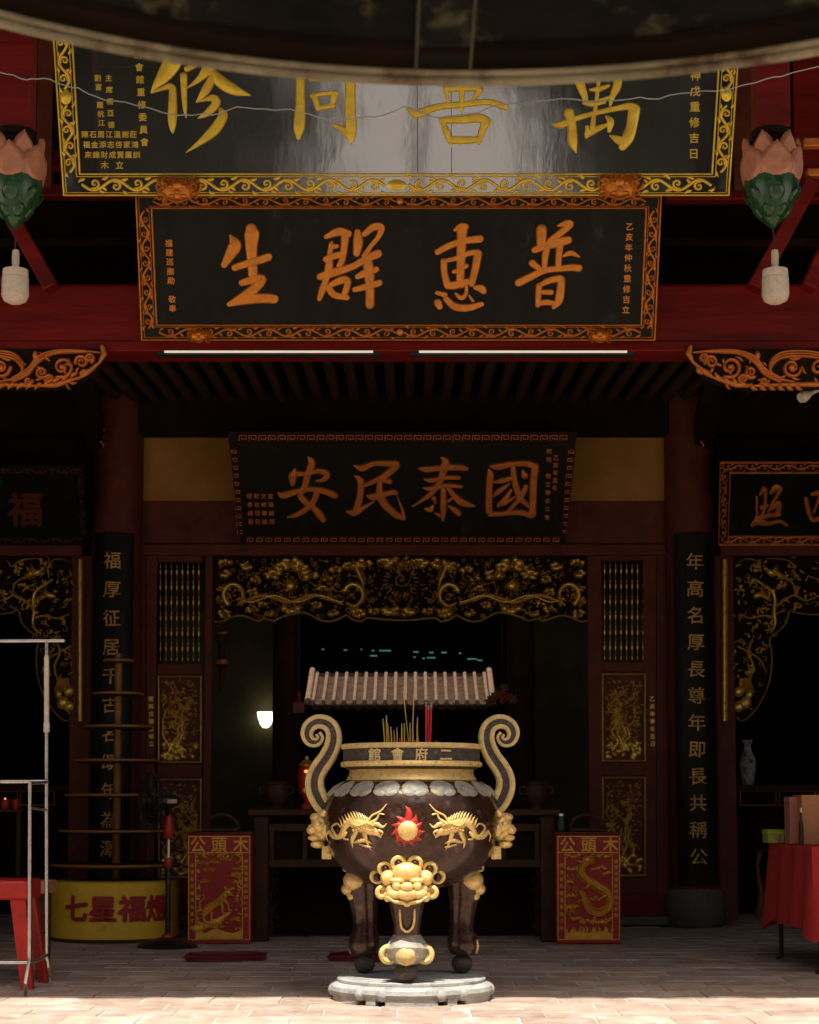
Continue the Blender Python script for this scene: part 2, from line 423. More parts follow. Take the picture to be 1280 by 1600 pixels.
sw = MB(); sw.box(-8, -7.8, 10.2, 32, 0, 6.6).build('side_wall', DPLASTER, hall, flat=True)
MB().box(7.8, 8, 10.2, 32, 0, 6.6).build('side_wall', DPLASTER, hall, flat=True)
MB().box(-7.8, 7.8, 31.6, 31.8, 0, 6.4).build('back_wall', SOOT, hall, flat=True)

# great front beam, purlin and porch columns
z0, z1 = at(640, 547, YB).z, at(640, 442, YB).z
bw = MB().box(-7.7, 7.7, YB, YB + .38, z0, z1).build('front_beam', RED, hall, bevel=.03)
MB().box(-7.7, 7.7, YB - .012, YB + .1, z0 - .012, z0 + .07).build('beam_fillet', RED, bw, bevel=.01)
for sx in (-1, 1):
    c = MB(); x = sx * 3.75
    c.lathe(x, YB + .15, [(.27, .35), (.27, z0 + .6), (0, z0 + .6)], 24); o = c.build('porch_column', RED, hall)
    MB().lathe(x, YB + .15, [(.34, 0), (.40, .12), (.40, .26), (.29, .36), (0, .36)], 24).build('column_base', DSTONE, o)
# porch ceiling rafters between the beam and the door wall
for i in range(-18, 20):
    x = i * 34 / F * 15.2
    MB().tube([(x, 13.45, 5.05), (x, 17.9, 5.36)], .052, 8).build('porch_rafter', YWOOD if False else DARKWOOD, hall)
MB().box(-7.7, 7.7, 13.4, 18.2, 5.50, 5.56).build('ceiling_boards', SOOT, hall, flat=True)
zz0, zz1 = at(640, 683, YW).z, at(640, 612, YW).z
MB().box(-7.7, 7.7, YW - .15, YW + .15, zz0, zz1).build('inner_beam', SOOT, hall, bevel=.02)
MB().box(-7.7, 7.7, YW - .02, YW + .12, zz1, 5.6).build('upper_wall', SOOT, hall, flat=True)

# fascia boards, ties and struts beside the top plaque
for x0, x1, y0, y1, Y, mt in ((-180, -8, 40, 292, 12.75, RED), (56, 84, 40, 292, 12.9, DRED), (1148, 1172, 40, 296, 12.9, DRED),
                              (1243, 1420, 40, 300, 12.8, RED)):
    MB().pbox(x0, x1, y0, y1, Y, .05).build('fascia_board', mt, hall, flat=True)
for x0, x1, y0, y1, Y in ((-200, 205, 233, 262, 13.05), (1060, 1500, 232, 262, 13.05), (-200, 230, 286, 306, 13.1), (1040, 1500, 290, 312, 13.1)):
    MB().pbox(x0, x1, y0, y1, Y, .12).build('tie_beam', RED, hall, bevel=.015)
for a, b, Y in (((1268, 286), (1178, 452), 12.7), ((-4, 300), (82, 452), 12.7), ((1330, 300), (1262, 452), 12.75), ((-80, 300), (0, 452), 12.8)):
    MB().beam(at(*a, Y), at(*b, Y), .11, .16, up=(0, 1, 0)).build('strut', RED, hall, bevel=.01)
for x0, x1, y0, y1 in ((1256, 1400, 214, 228), (1262, 1400, 262, 274), (-180, 4, 228, 242)):
    MB().pbox(x0, x1, y0, y1, 12.62, .08).build('gilt_tie_end', GOLDD, hall, bevel=.01)

# carved corner brackets under the beam
def bracket(mirror):
    pl = wall_plane(YB - .03); Yp = YB - .03
    fx = (lambda x: x) if not mirror else (lambda x: 1239 - x)
    base = [(-70, 545), (160, 545), (163, 556), (155, 570), (143, 580), (134, 586), (125, 593), (108, 598), (88, 604), (60, 606), (10, 604), (-70, 603)]
    r = Rel(pl, mpp(Yp))
    r.quad([(fx(x), y) for x, y in (base if mirror else base[::-1])], -26, 0)
    o = r.build('carved_bracket', SOOT, hall, flat=True)
    g = Rel(pl, mpp(Yp)); rnd = random.Random(3)
    edge = [(fx(x), y - 3, 7 + 3 * sin(i * 2.1)) for i, (x, y) in enumerate(base[1:])]
    for i in range(len(edge) - 1):
        g.stroke([edge[i], edge[i + 1]], 6, k=2)
    for k in range(12):
        x = 150 - k * 14; y = 574 + min(k, 6) * 4.2; g.leaf(fx(x), y, 15, 8, (2.4 if not mirror else .75), 7)
    for w in range(3):
        g.stroke([(fx(-60), 556 + w * 4, 4), (fx(-20), 549 + w * 4, 4), (fx(20), 552 + w * 4, 5), (fx(36), 570 + w * 4, 5), (fx(28), 590, 4), (fx(0), 597, 4)], 7)
        g.stroke([(fx(20), 597 - w * 3, 4), (fx(44), 585 - w * 4, 5), (fx(60), 566 - w * 4, 5), (fx(84), 553 - w * 2, 4), (fx(118), 550 - w, 5), (fx(156), 551, 3)], 7)
    for cx, cy, r0, a, sg in ((2, 575, 15, 0, 1), (98, 574, 17, 2, -1), (66, 582, 9, 1, 1), (128, 566, 10, 3, 1), (-40, 575, 14, 1, -1), (78, 592, 7, 2, 1), (45, 596, 6, 0, 1), (140, 560, 7, 1, -1)):
        g.spiral(fx(cx), cy, r0, a, 1.5, 6, 8, sg)
    g.blob(fx(56), 556, 5, 8, 9); g.blob(fx(98), 574, 6, 5, 9); g.blob(fx(2), 575, 6, 6, 9)
    for k in range(26): g.leaf(fx(rnd.uniform(-50, 130)), rnd.uniform(556, 598), rnd.uniform(8, 16), 5, rnd.uniform(0, 6.28), 5)
    g.build('carving', GOLDD, o)
bracket(False); bracket(True)

# ---------------- door wall
W = wall_plane(YW); mw = mpp(YW)
def wp(name, x0, x1, y0, y1, mt, parent=hall, Y=YW, d=.10, bevel=.008): return MB().pbox(x0, x1, y0, y1, Y, d).build(name, mt, parent, bevel=bevel)
wp('transom_rail', 205, 1045, 783, 850, DRED, Y=YW + .02, d=.12)
wp('lintel', 205, 1045, 850, 868, DRED, Y=YW - .04, d=.16)
for x0, x1 in ((210, 372), (890, 1040)): wp('plaster_panel', x0, x1, 683, 783, PLASTER, Y=YW + .03, d=.08)
wp('lintel', -300, 128, 850, 868, DRED, Y=YW - .02, d=.14); wp('lintel', 1126, 1600, 850, 868, DRED, Y=YW - .02, d=.14)
wp('transom_rail', -300, 140, 683, 850, SOOT, Y=YW + .05, d=.1); wp('transom_rail', 1112, 1600, 683, 850, SOOT, Y=YW + .05, d=.1)
for x0, x1 in ((104, 150), (1110, 1146)):
    wp('jamb', x0, x1, 868, 1437, DRED, Y=YW + .01, d=.14)
for x0, x1 in ((121, 130), (1127, 1136)):
    b = Rel(W, mw); b.stroke([((x0 + x1) / 2, 874, 8), ((x0 + x1) / 2, 1127, 8)], 5, k=1, cap=False); b.stroke([((x0 + x1) / 2 + 4, 874, 3), ((x0 + x1) / 2 + 4, 1127, 3)], 7, k=1, cap=False)
    b.build('gilt_moulding', GILT, hall)

def rocks_and_branch(g, x0, x1, y0, y1, seed):
    rnd = random.Random(seed); w, h = x1 - x0, y1 - y0
    for k in range(30):
        g.blob(rnd.uniform(x0 + 4, x1 - 4), y1 - rnd.uniform(3, h * .20), rnd.uniform(3, 6), rnd.uniform(2.5, 5), 4, rnd.uniform(0, 3))
    for q in range(4):
        x = rnd.uniform(x0 + w * .2, x1 - w * .3); y = y1 - h * .12; pts = []; n = 9
        for i in range(n):
            pts.append((x, y, 4.2 * (1 - i / n) + 1.0)); x = min(max(x + rnd.choice((-1, 1)) * rnd.uniform(3, 12), x0 + 5), x1 - 5); y -= h * .80 / n * rnd.uniform(.7, 1.2)
        pts = [p for p in pts if p[1] > y0 + 5]
        g.stroke(pts, 3.5, k=3)
        for (px, py, _) in pts[1:]:
            for _ in range(3):
                a = rnd.uniform(0, 6.28); r = rnd.uniform(4, 12); fx, fy = px + r * cos(a), py + r * sin(a)
                if x0 + 4 < fx < x1 - 4 and y0 + 4 < fy < y1 - 4:
                    g.stroke([(px, py, 1.2), ((px + fx) / 2 + rnd.uniform(-2, 2), (py + fy) / 2, 1.1), (fx, fy, .9)], 2, k=2)
                    if rnd.random() < .5:
                        for j in range(5): g.blob(fx + 1.9 * cos(j * 1.257), fy + 1.9 * sin(j * 1.257), 1.6, 1.2, 2.6, j * 1.257, n=6, m=2)
                    else: g.leaf(fx, fy, rnd.uniform(4, 8), 3, rnd.uniform(0, 6.28), 2.6)
    for k in range(170):
        x, y = rnd.uniform(x0 + 5, x1 - 5), rnd.uniform(y0 + 5, y1 - 8)
        if k % 3: g.leaf(x, y, rnd.uniform(4, 8), 2.8, rnd.uniform(0, 6.28), 3.2)
        else: g.blob(x, y, rnd.uniform(1.5, 3), rnd.uniform(1.2, 2.5), 4, n=7)

SPIN = {}
def door_leaf(cx0, cx1, lat, p1, p2, seed, txt, tx):
    leaf = empty('door_panel', (at((cx0 + cx1) / 2, 1430, YW).x, YW, .02), hall)
    x0, x1 = lat[0], lat[1]
    for a, b, c, d in ((cx0, x0 - 2, 868, 1434), (x1 + 2, cx1, 868, 1434), (x0 - 2, x1 + 2, 868, lat[2] - 2), (x0 - 2, x1 + 2, lat[3] + 2, p1[0] - 3),
                       (x0 - 2, x1 + 2, p1[1] + 3, p2[0] - 3), (x0 - 2, x1 + 2, p2[1] + 3, 1434)):
        wp('stile' if d - c > 400 else 'rail', a, b, c, d, DRED, leaf, Y=YW + (.0 if d - c > 400 else .004), d=.07, bevel=.006)
    sx = cx0 + 15 if cx0 < 600 else cx1 - 15
    b = Rel(W, mw); b.line([(sx, 869), (sx, 1433)], 1.4, .25); b.build('groove', SOOT, leaf)
    nb_ = 8
    for i in range(nb_):
        x = x0 + 3 + (x1 - x0 - 6) * i / (nb_ - 1); b = Rel(wall_plane(YW + .03), mw); y = lat[2]; pts = []
        while y < lat[3]:
            k = int((y - lat[2]) / 3.0) % 8
            pts.append((at(x, y, YW + .03), (.0015, .0015, .007, .002, .011, .010, .002, .0015)[k])); y += 3.0
        MB().tube([p for p, _ in pts], [r for _, r in pts], 6).build('lattice_spindle', GILT, leaf)
    for y in (lat[2] + (lat[3] - lat[2]) * .25, (lat[2] + lat[3]) / 2, lat[2] + (lat[3] - lat[2]) * .75):
        wp('lattice_bar', x0, x1, y - 1, y + 1, SOOT, leaf, Y=YW + .045, d=.02, bevel=0)
    for i, (a, c) in enumerate((p1, p2)):
        pan = wp('relief_panel', x0 - 1, x1 + 1, a - 2, c + 2, DRED, leaf, Y=YW + .035, d=.02, bevel=0)
        r = Rel(W, mw)
        for q in (((x0, a), (x1, a)), ((x0, c), (x1, c)), ((x0, a), (x0, c)), ((x1, a), (x1, c))):
            r.stroke([(*q[0], 3.4), (*q[1], 3.4)], 3.0, k=1, lift=-.5)
        r.build('gilt_frame', GILT, pan)
        r = Rel(wall_plane(YW + .035), mw); rocks_and_branch(r, x0 + 2, x1 - 2, a + 2, c - 2, seed + i); r.build('gilt_relief', GILT, pan)
    t = Rel(W, mw); t.col(txt, tx, 1092, tx + 1, 1162, 8.5, .5, .02); stuff(t.build('inscription', GILT, leaf, flat=True))
    MB().pbox(cx0 + (12 if cx0 < 600 else 44), cx1 - (44 if cx0 < 600 else 8), 1396, 1431, YW - .02, .02).build('kick_board', STOOL if False else RED, leaf, bevel=.005)
door_leaf(213, 333, (248, 314, 880, 1035), (1057, 1191), (1218, 1371), 11, '閣南吉樓重修立', 236)
door_leaf(922, 1041, (942, 1008, 878, 1032), (1053, 1189), (1215, 1368), 21, '乙亥年季冬吉日', 1019)
wp('threshold_stone', 195, 340, 1432, 1446, DSTONE, Y=YW - .12, d=.4); wp('threshold_stone', 915, 1060, 1432, 1446, DSTONE, Y=YW - .12, d=.4)
MB().pbox(380, 880, 1425, 1446, YW + .1, .2).build('threshold', SOOT, hall, bevel=.01)

# columns of the door wall with stone drums
for px in (181, 1081):
    x = at(px, 1100, YW).x
    o = MB().lathe(x, YW - .02, [(.255, .30), (.255, 5.5), (0, 5.5)], 28).build('column', DRED, hall)
    MB().lathe(x, YW - .02, [(.26, 0), (.30, .05), (.31, .20), (.29, .33), (.256, .38), (0, .38)], 28).build('column_base', DSTONE, o)
# bracket arms reaching forward from the columns
for px, s_ in ((150, -1), (1098, 1)):
    MB().beam(at(px, 690, YW - .1), at(px + 22 * s_, 560, YW - 1.6), .20, .26).build('bracket_arm', SOOT, hall, bevel=.02)

# gilt carved pelmet of the middle bay
HALF = [(336, 971), (348, 971), (357, 966), (366, 963), (380, 962), (397, 968), (406, 970), (413, 966), (428, 970), (440, 964), (458, 959), (475, 957), (488, 962),
        (500, 969), (515, 971), (530, 967), (541, 961), (551, 968), (566, 971), (574, 965), (600, 968), (627, 969)]
EDGE = HALF + [(1254 - x, y) for x, y in HALF[-2::-1]]
EDGE[-1] = (918, 970)
pel_b = Rel(W, mw); pel_b.quad(EDGE + [(918, 868), (336, 868)], -6, -3)
pel = pel_b.build('carved_pelmet', SOOT, hall, flat=True)
r = Rel(W, mw); r.stroke([(x, y, 3.2) for x, y in EDGE], 5, k=2); r.build('gilt_edge', GILT, pel)
def low(x):
    x = x if x <= 627 else 1254 - x
    for a, b in zip(HALF[:-1], HALF[1:]):
        if a[0] <= x <= b[0]: return a[1] + (b[1] - a[1]) * (x - a[0]) / max(b[0] - a[0], 1)
    return 968
def cloud(g, x, y, s, h, rnd):
    for k in range(7):
        a = rnd.uniform(0, 6.28); g.blob(x + s * .8 * cos(a), y + s * .4 * sin(a), s * rnd.uniform(.35, .6), s * rnd.uniform(.28, .48), h * 1.3, rnd.uniform(-.4, .4), n=8)
    g.spiral(x - s * .4, y, s * .5, 0, 1.3, s * .22, h * 1.3); g.spiral(x + s * .45, y, s * .45, 3, 1.3, s * .2, h * 1.3, -1)
r = Rel(W, mw); rnd = random.Random(8)
def both(fn):
    fn(lambda x: x, 1); fn(lambda x: 1254 - x, -1)
def feat(m, sg):
    rn = random.Random(5)
    r.blob(m(454), 915, 8, 8, 7); 
    for k in range(15):
        a = 2 * pi * k / 15; r.stroke([(m(454) + 9.5 * cos(a), 915 + 9.5 * sin(a), 2), (m(454) + 15 * cos(a + .15), 915 + 15 * sin(a + .15), .6)], 4, k=2)
    r.torus if False else None
    for cx, cy, s in ((352, 880, 10), (350, 896, 10), (426, 898, 12), (484, 898, 12), (455, 880, 15), (440, 886, 10), (470, 886, 10), (455, 950, 14), (350, 958, 9), (352, 962, 7),
                      (545, 884, 9), (568, 880, 12), (600, 880, 13), (627, 876, 14), (560, 958, 11), (585, 955, 8), (610, 952, 13), (627, 955, 14), (420, 958, 8), (520, 957, 9), (345, 920, 6), (343, 938, 6), (395, 952, 9), (395, 925, 8), (505, 920, 8), (410, 945, 7), (495, 945, 8), (385, 885, 9), (525, 890, 9), (400, 905, 8), (512, 905, 7)):
        cloud(r, m(cx), cy, s, 6, rn)
    for cx, cy, rr, a0 in ((365, 930, 15, 1.0), (552, 930, 15, 2.4)):
        pts = [(m(cx + rr * cos(a0 + t * .55 + 1.2)), cy + rr * 1.1 * sin(a0 + t * .55 + 1.2), 8.5 - .35 * t) for t in range(10)]
        r.stroke(pts, 7, k=3)
        for (bx_, by_, bw_) in crom(pts, 3): r.blob(bx_, by_, bw_ * .36, bw_ * .3, 3.2, n=7, m=2, lift=5.6)
        for t in range(0, 28):
            a = a0 + t * .18 + 1.2; r.leaf(m(cx + (rr + 2) * cos(a)), cy + (rr + 2) * 1.1 * sin(a), 4, 1.8, (a if sg > 0 else pi - a) + .5, 5)
        for t in range(12):
            r.blob(m(cx + rn.uniform(-9, 9)), cy + rn.uniform(-9, 9), rn.uniform(1.5, 3), rn.uniform(1.2, 2.4), 5, n=6, m=2)
    # dragon bodies sweeping under the sun disc
    r.stroke([(m(372), 945, 4), (m(392), 936, 6), (m(412), 930, 7), (m(430), 935, 6.5), (m(450), 941, 6), (m(470), 936, 6.5), (m(492), 930, 7), (m(512), 936, 6), (m(535), 944, 4)], 6, k=4)
    for t in range(42):
        x = 374 + t * 3.9; r.blob(m(x), 936 + 5 * sin((x - 374) / 4.8 * .42), 2.4, 2.0, 3.0, n=7, m=2, lift=5)
    for t in range(34):
        x = 374 + t * 4.8; y = 936 + 5 * sin(t * .42); r.leaf(m(x), y - 3, 5, 2, -1.57 + rn.uniform(-.6, .6), 6)
    r.stroke([(m(556), 884, 6), (m(563), 900, 7), (m(568), 915, 3), (m(571), 930, 2), (m(578), 942, 1.5)], 6, k=3)
    for t in range(9): r.stroke([(m(560 + t * .9), 888, 1.4), (m(566 + t * .7), 908, .8)], 7, k=2)
both(feat)
for k in range(6): r.spiral(627, 905, 14 - k * 2, k, 1.0, 2, 5 + k * .3)
for k in range(24):
    a = 2 * pi * k / 24; r.leaf(627 + 20 * cos(a), 908 + 18 * sin(a), 9, 3, a, 6)
for k in range(330):
    x, y = rnd.uniform(340, 626), rnd.uniform(873, 968)
    if y > low(x) - 5: continue
    for xx, s_ in ((x, 1), (1254 - x, -1)):
        c = k % 4
        if c == 0: r.spiral(xx, y, rnd.uniform(3, 5.5), rnd.uniform(0, 6), 1.1, 1.9, 5, s_)
        elif c == 1: r.leaf(xx, y, rnd.uniform(6, 11), 3.2, rnd.uniform(0, 6.28), 5)
        else: r.blob(xx, y, rnd.uniform(1.6, 3.6), rnd.uniform(1.3, 2.8), rnd.uniform(4, 8), rnd.uniform(0, 3), n=6, m=2)
r.build('gilt_carving', GILT, pel)

# side-bay spandrel carvings: branches, blossom and birds
def spandrel(mir, seed):
    f = (lambda x: x) if not mir else (lambda x: 1263 - x)
    rnd = random.Random(seed)
    out = [(-160, 960), (0, 960), (27, 953), (34, 972), (45, 985), (60, 998), (57, 1022), (58, 1050), (64, 1075), (78, 1103), (96, 1123), (106, 1126), (112, 1120)]
    b = Rel(W, mw); poly = [(f(x), y) for x, y in out] + [(f(117), 1118), (f(117), 870), (f(-160), 870)]
    b.quad(poly if not mir else poly[::-1], -7, -5)
    sp = b.build('carved_spandrel', SOOT, hall, flat=True)
    r = Rel(W, mw); r.stroke([(f(x), y, 2.4) for x, y in out], 4, k=3); r.build('gilt_edge', GILT, sp)
    g = Rel(W, mw)
    def inside(x, y):
        if y < 950: return -150 < x < 114
        lim = 28 if y < 972 else 45 if y < 1000 else 62 if y < 1050 else 70 if y < 1080 else 84 if y < 1105 else 98
        return lim + 4 < x < 114
    def branch(pts, w):
        g.stroke([(f(x), y, w * (1 - .6 * i / len(pts))) for i, (x, y) in enumerate(pts)], 6, k=4)
    for pts, w in (([(54, 958), (52, 940), (56, 925), (68, 915), (82, 906)], 7), ([(54, 950), (38, 938), (22, 930), (4, 938), (-20, 930)], 5), ([(56, 965), (70, 962), (90, 966), (108, 960)], 5),
                   ([(54, 955), (52, 975), (58, 988)], 6), ([(20, 930), (24, 912), (40, 902), (48, 905)], 3.5), ([(20, 885), (32, 876), (48, 873), (66, 873)], 3), ([(74, 892), (82, 876), (98, 874), (112, 880)], 3),
                   ([(88, 1000), (94, 1020), (86, 1040), (90, 1062)], 5), ([(110, 1010), (96, 1018), (76, 1030), (66, 1050)], 4), ([(-120, 940), (-80, 920), (-50, 905), (-20, 885)], 5), ([(-60, 915), (-30, 910), (0, 900)], 4)):
        branch(pts, w)
    for k in range(420):
        x, y = rnd.uniform(-150, 113), rnd.uniform(872, 1110)
        if not inside(x, y): continue
        c = rnd.random()
        if c < .45:
            for j in range(rnd.randint(3, 6)): g.blob(f(x) + rnd.uniform(-5, 5), y + rnd.uniform(-4, 4), rnd.uniform(1.6, 3), rnd.uniform(1.4, 2.6), 5, n=7, m=2)
        elif c < .7: g.spiral(f(x), y, rnd.uniform(3, 6), rnd.uniform(0, 6), .8, 1.8, 4)
        else: g.leaf(f(x), y, rnd.uniform(7, 12), 3.5, rnd.uniform(0, 6.28), 4)
    for bx, by, a in ((58, 895, -.5), (78, 930, .3), (-40, 900, 0)):      # birds
        g.blob(f(bx), by, 9, 5, 7, a if not mir else -a); g.blob(f(bx + 9), by - 6, 3.5, 3, 7)
        for t in range(5): g.stroke([(f(bx - 2), by - 2, 3), (f(bx - 10 - t * 2), by - 14 + t * 4, 1)], 6, k=2)
        for t in range(4): g.stroke([(f(bx - 6), by + 2, 3), (f(bx - 20), by + 3 + t * 2.5, 1)], 5, k=2)
    for x, y, s in ((98, 1098, 9), (108, 1080, 8), (108, 1104, 8), (92, 1085, 6)): g.blob(f(x), y, s, s * 1.2, 8, .5)
    for t in range(14): g.stroke([(f(92 + t * 1.2), 1060, 2), (f(84 + t * 2.0), 1082, 1)], 5, k=2)
    g.build('gilt_carving', GILT, sp)
spandrel(False, 31); spandrel(True, 32)

# ---------------- inner hall: back pillars, screen walls, light-well sides
for px in (447, 815):
    x = at(px, 1200, 22).x
    MB().lathe(x, 22, [(.17, 0), (.17, 5.2), (0, 5.2)], 20).build('inner_pillar', DARKWOOD, hall)
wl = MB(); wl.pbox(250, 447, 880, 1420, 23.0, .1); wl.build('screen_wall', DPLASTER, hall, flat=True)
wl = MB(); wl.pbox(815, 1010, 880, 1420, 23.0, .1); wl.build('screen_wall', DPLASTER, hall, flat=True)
for x0, x1 in ((-7.6, -1.75), (1.75, 7.6)): MB().box(x0, x1, 28.0, 28.1, 0, 5).build('rear_screen', SOOT, hall, flat=True)
for sx in (-1, 1): MB().box(sx * 1.8 - .05, sx * 1.8 + .05, 23.2, 28, 0, 5.2).build('light_well_wall', SOOT, hall, flat=True)
MB().box(-7.7, 7.7, 22.3, 22.45, 4.2, 7.0).build('inner_header', SOOT, hall, flat=True)
for px, py, w in ((505, 1015, 4), (540, 1016, 6), (565, 1015, 2), (583, 1017, 4), (602, 1017, 20), (584, 1025, 12), (650, 1019, 9), (648, 1027, 4), (674, 1020, 7), (662, 1029, 4), (674, 1028, 14), (694, 1020, 9), (719, 1021, 4), (738, 1030, 17), (750, 1032, 8)):
    p = at(px, py, 26.9); MB().box(p.x - w * .0045, p.x + w * .0045, 26.86, 26.94, p.z - .012, p.z + .012).build('sky_glint', TURQ, hall, flat=True)  # small turquoise slabs painted as glints of sky between roof tiles
# hanging hardware: tube lamps are things of their own
for x0, x1, nm in ((257, 583, 'slim lit tube lamp on the beam, beneath the orange words for life and crowd'), (655, 980, 'slim lit tube lamp on the beam, beneath the orange words for kindness and universal')):
    t = empty('tube_light', at((x0 + x1) / 2, 549, YB + .05))
    a, b = at(x0, 549.5, YB - .03), at(x1, 549.5, YB - .03)
    MB().tube([a, b], .009, 8).build('tube', TUBE, t)
    MB().box(a.x - .06, b.x + .06, YB + .0, YB + .09, z0 - .035, z0 - .0125).build('batten', BLACK, t, flat=True)
    tag(t, nm, 'tube light', 'tube lamps under the beam')

# ================================================================ PLAQUES
def chars(r, ox, oy, k, strokes, h, prof=PROF):
    for st in strokes: r.stroke([(ox + x / k, oy + y / k, w / k) for x, y, w in st], h, prof=prof, k=5)
def scroll_band(r, p, q, width, waves, h, gap=None):
    """vine between two points with curls and leaves on both sides"""
    L = math.hypot(q[0] - p[0], q[1] - p[1]); dx, dy = (q[0] - p[0]) / L, (q[1] - p[1]) / L; nx, ny = -dy, dx
    def Q(u, v): return (p[0] + dx * u + nx * v, p[1] + dy * u + ny * v)
    N = waves * 8; a = width * .33; pts = []
    for i in range(N + 1):
        u = L * i / N; pts.append((*Q(u, a * sin(2 * pi * waves * i / N)), width * .21))
    r.stroke(pts, h, k=2)
    base = math.atan2(dy, dx)
    for k in range(2 * waves):
        u = L * (k + .5) / (2 * waves); sg = 1 if k % 2 == 0 else -1
        c = Q(u + width * .05, -sg * width * .08)
        r.spiral(c[0], c[1], width * .32, base + sg * 1.9, 1.15, width * .19, h * 1.05, -sg)
        for t in (-.55, .5):
            e = Q(u + t * width, -sg * width * .36); r.leaf(e[0], e[1], width * .48, width * .22, base + (pi if t < 0 else 0) - sg * .5, h * .8)
        e = Q(u + width * .35, sg * width * .33); r.leaf(e[0], e[1], width * .45, width * .2, base + sg * .25, h * .8)
def lion_mask(r, x, y, s, h):
    r.blob(x, y, s, s * .62, h); r.blob(x, y - s * .25, s * .4, s * .3, h * 1.5)
    for sg in (-1, 1):
        r.blob(x + sg * s * .35, y - s * .2, s * .2, s * .16, h * 1.6); r.spiral(x + sg * s * .85, y - s * .15, s * .36, 0, 1.3, s * .16, h * 1.2, sg)
        r.spiral(x + sg * s * .9, y + s * .35, s * .28, 1, 1.2, s * .14, h * 1.1, sg); r.blob(x + sg * s * .3, y + s * .3, s * .25, s * .14, h * 1.4)
    r.blob(x, y + s * .1, s * .22, s * .18, h * 1.7)
    for k in range(7): r.spiral(x + (k - 3) * s * .32, y - s * .55, s * .17, k, 1.1, s * .1, h * 1.2)
    r.stroke([(x - s * .5, y + s * .45, s * .1), (x, y + s * .6, s * .14), (x + s * .5, y + s * .45, s * .1)], h * 1.3, k=3)

def frame_rails(r, o, i, w, h):
    for A, B in ((o[0], o[1]), (o[1], o[2]), (o[2], o[3]), (o[3], o[0]), (i[0], i[1]), (i[1], i[2]), (i[2], i[3]), (i[3], i[0])):
        r.stroke([(*A, w), (*B, w)], h, k=1)

# corner order: bottom-left, bottom-right, top-right, top-left
def plaque(name, label, pl, m, o, i, panel, railmat, rail_w=3, th=14):
    c = pl((o[0][0] + o[1][0]) / 2, o[0][1], 0)
    t = empty(name, c); tag(t, label, 'plaque')
    b = Rel(pl, m); b.quad(o, -th, 0); bd = b.build('board', panel, t, flat=True)
    r = Rel(pl, m); frame_rails(r, o, i, rail_w, 3.5); fr = r.build('frame_rail', railmat, t)
    return t, bd, fr

# ---- topmost plaque: 修同善萬 in yellow gold
P1 = lean_plane(305, 12.30, 1038, 110, 1065); P1 = Plane(P1(640, 305), (0, -cos(R(13)), -sin(R(13)))); m1 = mpp(12.1)
xl = lambda y: 87.3 + (y - 110) * (100 - 87.3) / 195; xr = lambda y: 1152 + (y - 110) * (1138.5 - 1152) / 195
o1 = [(xl(305), 305), (xr(305), 305), (xr(-70), -70), (xl(-70), -70)]
i1 = [(xl(272) + 27, 272), (xr(272) - 28, 272), (xr(-40) - 30, -40), (xl(-40) + 30, -40)]
t1, bd1, fr1 = plaque('hanging_plaque', 'largest topmost black lacquer plaque with yellow gold characters and scroll frame', P1, m1, o1, i1, LACQ1, GOLDY, 3.2)
r = Rel(P1, m1)
frame_rails(r, [(x + d, y - 4) for (x, y), d in zip(o1, (4, -4, -4, 4))], [(x - d, y + 4) for (x, y), d in zip(i1, (5, -5, -5, 5))], 1.6, 2.5)
scroll_band(r, (130, 289), (600, 289), 25, 7, 4); scroll_band(r, (1110, 289), (640, 289), 25, 7, 4)
for y0, y1, n in ((268, 166, 2), (138, -30, 3)):
    scroll_band(r, (xl(y0) + 13, y0), (xl(y1) + 13, y1), 22, n, 4); scroll_band(r, (xr(y0) - 14, y0), (xr(y1) - 14, y1), 22, n, 4)
for x, y in ((xl(152) + 13, 152), (xr(147) - 14, 147)):
    r.blob(x, y, 9, 12, 3); r.blob(x, y, 6, 8, 5)
r.blob(620, 289, 16, 9, 3); r.blob(620, 289, 10, 6, 5)
r.build('scroll_carving', GOLDY, t1)
